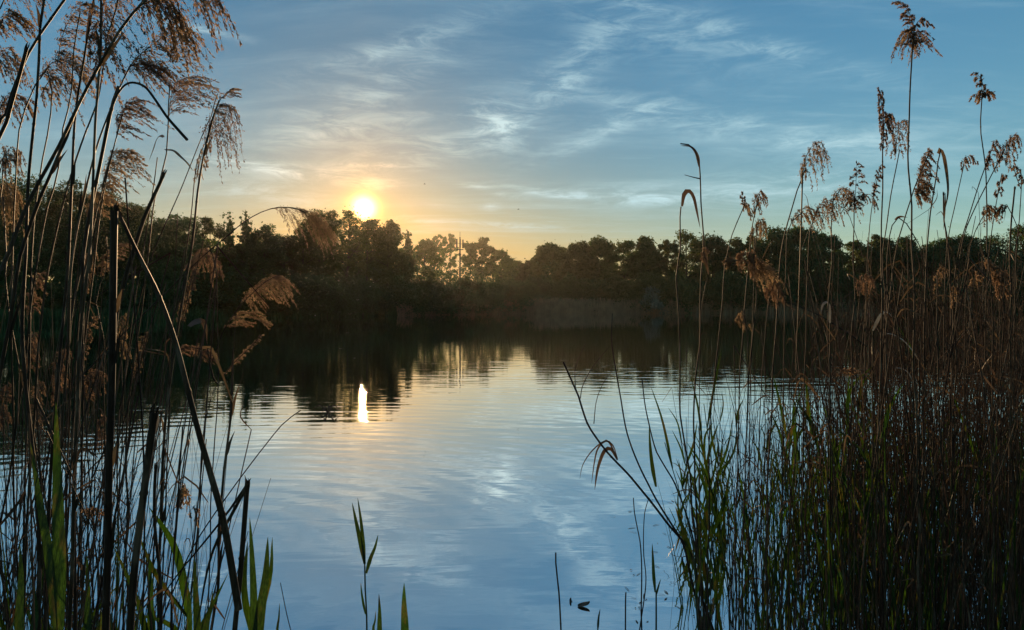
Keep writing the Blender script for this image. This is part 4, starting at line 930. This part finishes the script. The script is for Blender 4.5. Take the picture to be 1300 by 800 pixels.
# things in the open water near the bed
reed('thin_shoot', [(805, 632), (808, 660), (812, 690), (815, 730), (815, 800)][::-1], 3.3, 2.4, 'thin wavy stem standing alone before the bed edge', lean=0, tip=.5)
reed('thin_shoot', [(823, 634), (818, 655), (817, 700), (820, 740), (812, 800)][::-1], 3.35, 2.0, 'second wavy stem crossing the first before the bed edge', lean=0, tip=.5)
blades('reed_shoot', 3.3, [([(832, 752), (830, 730), (829, 710), (828, 690)], 4.5, M_GREEN), ([(833, 756), (836, 745), (839, 735)], 3, M_GREEN)], 'thin shoot with one spear leaf before the bed edge', stem=[(833, 800), (833, 752)])
reed('broken_reed', [(795, 753), (795, 784)][::-1], 3.45, 2.2, 'very short upright stub in the water left of the wavy stems', lean=0, tip=.8, to_ground=True)
blades('reed_shoot', 3.3, [([(759, 800), (760, 785), (762, 773)], 3, M_GREEN)], 'tiny shoot tip breaking the water at the bottom')
# floating curled leaf
f = P(741, 770, CAMH * F / (770 - HOR)); f[2] = -.005
root = empty('floating_leaf', f, 'curled dark leaf floating on the open water', 'leaf'); mb = MB()
uu = np.linspace(-1, 1, 12); vv = np.linspace(-1, 1, 9); U, V_ = np.meshgrid(uu, vv, indexing='ij'); wl = .020 * np.sqrt(np.clip(1 - np.abs(U) ** 2.2, 0.02, 1))
pv_ = np.stack([U * .034, V_ * wl * 1.3, .006 + .030 * (U * .5 + .5) ** 1.4 * (1 - .5 * V_ ** 2) + .006 * V_ ** 2], -1)
i = np.arange(11)[:, None] * 9; j = np.arange(8)[None]; mb.add(pv_, np.stack([i + j, i + j + 1, i + j + 10, i + j + 9], -1)); mb.build('leaf_blade', M_DRYLEAF, root)
b_ = MB(); tube(b_, smooth_path([(-.03, 0, .004), (-.045, .002, .002), (-.062, 0, .001)], 6), .0012, 5); b_.build('leaf_stalk', M_STEM, root)
f = P(724, 764, CAMH * F / (764 - HOR)); f[2] = 0
mb = MB(); tube(mb, [(0, 0, -.02), (.001, 0, .012), (.003, 0, .022)], [.005, .006, .003], 6, cap=True); tube(mb, [(-.004, 0, .004), (.012, .003, .003)], .0025, 5, cap=True)
o = mb.build('floating_twig', M_STEM); o.location = Vector(f); tag(o, 'tiny dark twig tip poking from the water beside the floating leaf', 'twig')
# torn reed tuft floating at the end of the bowing twig
f = P(416, 521, CAMH * F / (524 - HOR)); f[2] = 0.0
root = empty('floating_reed_tuft', f, 'dark torn reed tuft floating beyond the bowing twig tip', 'reed tuft')
rng = np.random.RandomState(4)
for k in range(9):
    a_ = rng.uniform(0, 2 * math.pi); L = rng.uniform(.10, .30)
    b_ = MB(); q = smooth_path([(0, 0, .0), (math.cos(a_) * L * .5, math.sin(a_) * L * .5, .05 + rng.rand() * .07), (math.cos(a_) * L, math.sin(a_) * L, rng.uniform(-.01, .05))], 8)
    blade(b_, q, .02); b_.build('leaf', M_DRYLEAF, root)

# ------------------------------------------------------------------ the reed bed itself
rng = np.random.RandomState(21)
def wild_reed(x, y, h, rad_, rng, kind, label, group, lean=None, name='bare_reed', lf=1.0):
    """an untraced bed reed at (x, y): kind dry (brown culm, maybe a dead leaf, maybe a bent top) or green (leafy shoot)"""
    zg = ground_at(x, y); root = empty(name, (x, y, zg), label, 'reed', group)
    near_to = min(MARKS, key=lambda q: abs(q[0] - px_of(x, y)))[1]
    ln = rng.normal(size=2) * .10 if lean is None else np.asarray(lean) + rng.normal(size=2) * .07
    bend = rng.normal(size=2) * .05
    p = np.array([(0, 0, 0), (ln[0] * h * .3, ln[1] * h * .3, h * .33), (ln[0] * h * .62 + bend[0] * h, ln[1] * h * .6, h * .66), (ln[0] * h + bend[0] * h * 1.3, ln[1] * h + bend[1] * h, h)])
    p = smooth_path(p, 12); mb = MB()
    top = p[-1]
    if kind == 'dry':
        u = rng.rand()
        if u < .16:                    # snapped top hanging over
            d = np.array((rng.choice([-1, 1]) * rng.uniform(.3, .9), rng.normal() * .3, -rng.uniform(.3, 1))); d /= np.linalg.norm(d)
            L = rng.uniform(.12, .35); b_ = MB(); tube(b_, np.array([top, top + d * L * .5, top + d * L]), [rad_ * .8, rad_ * .6, rad_ * .4], 5); b_.build('broken_tip', M_STEMR, root)
        stem_tube(mb, p, rad_, rad_ * .5, 5, True, rng); mb.build('stem', M_STEMR if rng.rand() < .7 else M_STEM, root)
        nl = int(rng.choice([0, 1, 1, 2]))
        for k in range(nl):
            s = rng.randint(4, 12); o_ = p[min(s, 11)]; sg = rng.choice([-1, 1]); L = rng.uniform(.08, .24) * lf; v_ = rng.choice([rng.uniform(.5, .95), rng.uniform(-.9, .2)])
            q = smooth_path([o_, o_ + np.array((sg * L * .22, rng.normal() * L * .2, L * (.45 if v_ > 0 else .2))), o_ + np.array((sg * L * .45, rng.normal() * L * .3, L * v_))], 9)
            b_ = MB(); blade(b_, q, rng.uniform(.004, .009) * lf, twist=rng.uniform(-2, 2)); b_.build('leaf', M_DRYLEAF, root)
    else:
        stem_tube(mb, p, rad_, rad_ * .5, 5, False); mb.build('stem', M_GSTEM, root)
        nlv = rng.randint(3, 7)
        for k in range(nlv):
            s = int(rng.uniform(.3, 1) * 11); o_ = p[s]; sg = 1 if k % 2 else -1; L = rng.uniform(.20, .42) * (.6 + .4 * h); sp_ = rng.uniform(.12, .38)
            q = smooth_path([o_, o_ + np.array((sg * L * sp_ * .45, rng.normal() * L * .12, L * .5)), o_ + np.array((sg * L * sp_, rng.normal() * L * .2, L * rng.uniform(.8, .98)))], 9)
            b_ = MB(); blade(b_, q, rng.uniform(.010, .021), twist=rng.uniform(-1, 1), nrm=(rng.normal() * .5, -1, 0)); b_.build('leaf', M_GREEN, root)
        root['label'] = ('low ' if h < .75 else 'high ' if h > 1.05 else '') + ['three', 'four', 'five', 'six'][nlv - 3] + '-leaved ' + label + ' beside the ' + near_to
        return root
    bits = ('snapped ' if u < .16 else '') + {0: 'leafless ', 1: 'one-leaved ', 2: 'two-leaved '}[nl]
    root['label'] = bits + label + ' beside the ' + near_to
    return root

MARKS = [(30, 'upright thick dark stem'), (60, 'slightly leaning thick stem'), (95, 'ragged plumed dark reed'), (138, 'snapped thick reed'), (175, 'stout cut reed'), (215, 'flag plumed reed'),
         (255, 'curled withered plume'), (300, 'kinked V reed'), (885, 'bare leaning branch reed'), (935, 'twin small plumes'), (975, 'biggest golden plume'), (1015, 'curled dark plume'), (1053, 'bowing brown plume'),
         (1080, 'fir-like plume'), (1117, 'fat beaded plume'), (1163, 'tallest reed'), (1195, 'peaked folded leaf reed'), (1225, 'slanting tufted reeds'), (1260, 'second tallest reed'), (1285, 'hooked edge reeds')]
def px_of(x, y): return 650 + x / y * F
def bed_edge(y):                 # left limit of the bed, in metres, at distance y
    return np.interp(y, [2.2, 3, 3.6, 4.5, 6, 8], [1.0, .95, .93, 1.05, 1.5, 2.6])

# brown culms of the right bed, individually
n = 0
while n < 120:
    y = rng.uniform(2.5, 6.5); x = rng.uniform(bed_edge(y), .80 * y + .1)
    pxx = px_of(x, y)
    dens = np.interp(pxx, [860, 930, 1040, 1080, 1300], [.15, .25, .5, 1, 1])
    if rng.rand() > dens: continue
    toppx = np.interp(pxx, [860, 960, 1040, 1090, 1200, 1320], [560, 450, 385, 345, 350, 335]) + rng.normal() * 42
    h = CAMH + (HOR - toppx) / F * y - ground_at(x, y); h = max(.5, h)
    if pxx < 1040: lb, gr = 'brown reed of the sparse bed edge', 'sparse brown reeds at the edge of the bed'
    else: lb, gr = 'red-brown reed of the thick bed', 'packed red-brown reeds of the bed'
    wild_reed(x, y, h, rng.uniform(.0022, .0040), rng, 'dry', lb, gr, lean=(rng.choice([.05, .05, -.08]), 0)); n += 1
# green shoots of the right bed
n = 0
while n < 74:
    y = rng.uniform(3.0, 5.5); x = rng.uniform(bed_edge(y) - .03, .66 * y)
    pxx = px_of(x, y)
    if rng.rand() > np.interp(pxx, [850, 900, 1060, 1150, 1300], [.4, 1, 1, .35, .2]): continue
    toppx = np.interp(pxx, [860, 900, 1000, 1150, 1300], [600, 540, 510, 480, 470]) + rng.normal() * 36
    h = max(.35, CAMH + (HOR - toppx) / F * y - ground_at(x, y) - .2)
    wild_reed(x, y, h, rng.uniform(.003, .0045), rng, 'green', 'green young reed of the bed', 'green young reeds of the bed', name='young_reed'); n += 1
# left: slim dark stems between the camera and the water
n = 0
while n < 58:
    y = rng.uniform(1.1, 2.5); pxx = rng.uniform(-30, 225) if rng.rand() < .35 else rng.uniform(-40, 190); x = (pxx - 650) / F * y
    toppx = rng.uniform(240, 640) if pxx < 190 else rng.uniform(520, 700)
    h = max(.4, CAMH + (HOR - toppx) / F * y - ground_at(x, y))
    wild_reed(x, y, h, rng.uniform(.0016, .0034), rng, 'dry', 'slim dark corner stem', 'slim dark stems beside the camera', lean=(rng.choice([.10, .14, -.06]), .03), lf=.6); n += 1
n = 0
while n < 18:
    y = rng.uniform(1.2, 2.2); pxx = rng.uniform(-20, 225); x = (pxx - 650) / F * y
    toppx = rng.uniform(640, 760); h = max(.3, CAMH + (HOR - toppx) / F * y - ground_at(x, y) - .18)
    wild_reed(x, y, h, rng.uniform(.002, .003), rng, 'green', 'green young corner reed', 'low green young reeds beside the camera', name='young_reed'); n += 1

# the uncountable rest of the bed: one object of thin culms, dead leaves and shoots
def mass(name, n, gen, mats, label, seed):
    rng = np.random.RandomState(seed); B = MB(); c = 0
    while c < n:
        r_ = gen(rng)
        if r_ is None: continue
        x, y, h, wd, ln, mt = r_; zg = ground_at(x, y)
        k = 6; s = np.linspace(0, 1, k)
        bx_ = rng.normal() * .04 * h; by_ = rng.normal() * .04 * h
        p = np.stack([x + ln[0] * h * s + bx_ * np.sin(s * 3.1), y + ln[1] * h * s + by_ * np.sin(s * 3.1), zg + h * s], 1)
        if mt == 1: blade(B, smooth_path(p, 9), wd * 3.6, twist=rng.uniform(-2, 2), mat=1)
        else:
            tube(B, p, np.linspace(wd, wd * .5, k), 3, mat=0)
            if rng.rand() < .25:
                o_ = p[rng.randint(2, 6)]; sg = rng.choice([-1, 1]); L = rng.uniform(.08, .26)
                q = smooth_path([o_, o_ + np.array((sg * L * .4, rng.normal() * L * .3, L * .4)), o_ + np.array((sg * L * .8, rng.normal() * L * .4, L * rng.uniform(-.5, .8)))], 6)
                blade(B, q, rng.uniform(.005, .012), mat=2, twist=rng.uniform(-2, 2))
        c += 1
    o = B.build(name, mats); return tag(o, label, 'reeds', kind='stuff')
def gen_right(rng):
    y = rng.uniform(2.9, 8.5); x = rng.uniform(bed_edge(y) + .02, .82 * y)
    pxx = px_of(x, y)
    green = rng.rand() < np.interp(pxx, [850, 1000, 1150, 1300], [.55, .42, .22, .12])
    if rng.rand() > np.interp(pxx, [850, 940, 1040, 1100, 1300], [.10, .30, .60, 1, 1]): return None
    if green: toppx = np.interp(pxx, [860, 1000, 1300], [600, 530, 500]) + abs(rng.normal()) * 60
    else: toppx = np.interp(pxx, [860, 960, 1040, 1090, 1320], [560, 480, 420, 375, 368]) + rng.normal() * 34 + (0 if rng.rand() < .33 else 190 * rng.rand())
    h = CAMH + (HOR - toppx) / F * y - ground_at(x, y)
    if h < .2: return None
    return x, y, h, rng.uniform(.0014, .0032), (rng.normal() * .11, rng.normal() * .08), 1 if green else 0
mass('reed_thicket', 3200, gen_right, [M_STEMR, M_GREEN, M_DRYLEAF], 'thicket of fine red-brown and green reeds filling the bed', 31)
def gen_left(rng):
    y = rng.uniform(1.5, 3.4); pxx = rng.uniform(-90, 235) if rng.rand() < .25 else rng.uniform(-90, 125); x = (pxx - 650) / F * y
    green = rng.rand() < .3
    toppx = (rng.uniform(600, 780) if green else rng.uniform(330, 720)) + max(0, pxx - 120) * .6
    h = CAMH + (HOR - toppx) / F * y - ground_at(x, y)
    return x, y, max(h, .2), rng.uniform(.0009, .0019), (rng.normal() * .12 + .05, rng.normal() * .06), 1 if green else 0
mass('reed_undergrowth', 420, gen_left, [M_STEM, M_GREEN, M_DRYLEAF], 'tangle of fine dark reed stalks and green blades in the near corner', 32)

# ------------------------------------------------------------------ mayflies lit by the low sun, and two far birds
m, gg, out = mat_new('insect wing'); p = gg.n('ShaderNodeBsdfDiffuse'); p.inputs[0].default_value = (.7, .66, .55, 1)
t_ = gg.n('ShaderNodeBsdfTranslucent'); t_.inputs[0].default_value = (.8, .75, .6, 1); mx = gg.n('ShaderNodeMixShader'); mx.inputs[0].default_value = .7
m.node_tree.links.new(p.outputs[0], mx.inputs[1]); m.node_tree.links.new(t_.outputs[0], mx.inputs[2]); m.node_tree.links.new(mx.outputs[0], out.inputs[0]); M_WING = m
def fly(name, loc, span, ang_, label, cat, group, mw, mb_):
    root = empty(name, loc, label, cat, group); root.rotation_euler = (0, 0, ang_)
    b_ = MB(); s = np.linspace(0, 1, 8); tube(b_, np.stack([(s - .5) * span * .7, 0 * s, .06 * span * np.sin(s * 3)], 1), span * .045 * np.sin(np.clip(s * 3.0 + .1, 0, 3.1)) + 1e-4, 6); b_.build('body', mb_, root)
    for sg in (-1, 1):
        b_ = MB(); q = smooth_path([(0, 0, 0), (-.05 * span, sg * span * .25, .12 * span), (-.14 * span, sg * span * .5, .14 * span)], 8)
        blade(b_, q, span * .24, nrm=(0, 0, 1)); b_.build('wing', mw, root)
flies = [(435, 358, 'upper of the two'), (433, 364, None), (439, 376, None), (430, 381, None), (447, 399, None), (441, 423, None), (432, 442, None), (448, 456, None), (395, 400, None), (451, 352, None), (411, 353, None)]
for k, (fx, fy, _) in enumerate(flies[:0]): pass
for k, (fx, fy) in enumerate([(430, 357), (474, 359), (470, 364), (454, 381), (444, 399), (441, 423), (432, 443), (450, 455), (400, 401)]):
    fly('mayfly', P(fx, fy, 3.4 + .25 * (k % 3)), .018, .4 * k, 'tiny pale mayfly flying over the dark reflection below the sun', 'insect', 'mayflies over the pond', M_WING, M_DRYLEAF)
for (fx, fy, lb) in ((539, 234, 'tiny dark bird speck in the sky just right of the sun'), (658, 266, 'tiny dark bird speck in the sky above the skyline gap')):
    fly('flying_bird', P(fx, fy, 70), .42, .5, lb, 'bird', None, M_STEEL, M_STEEL)

B = MB(); rng = np.random.RandomState(77); c = 0
while c < 70:
    y = rng.uniform(3.2, 6.0); x = bed_edge(y) + rng.normal() * .22 - .05
    if px_of(x, y) < 780: continue
    a_ = rng.uniform(0, math.pi); L = rng.uniform(.01, .07)
    q = np.array([(x, y, .003), (x + math.cos(a_) * L / 2, y + math.sin(a_) * L / 2, .003 + rng.rand() * .006), (x + math.cos(a_) * L, y + math.sin(a_) * L, .003)])
    blade(B, smooth_path(q, 6), rng.uniform(.004, .010), nrm=(0, 0, 1)); c += 1
tag(B.build('floating_debris', M_DRYLEAF), 'bits of dead reed leaf floating along the edge of the bed', 'debris', kind='stuff')
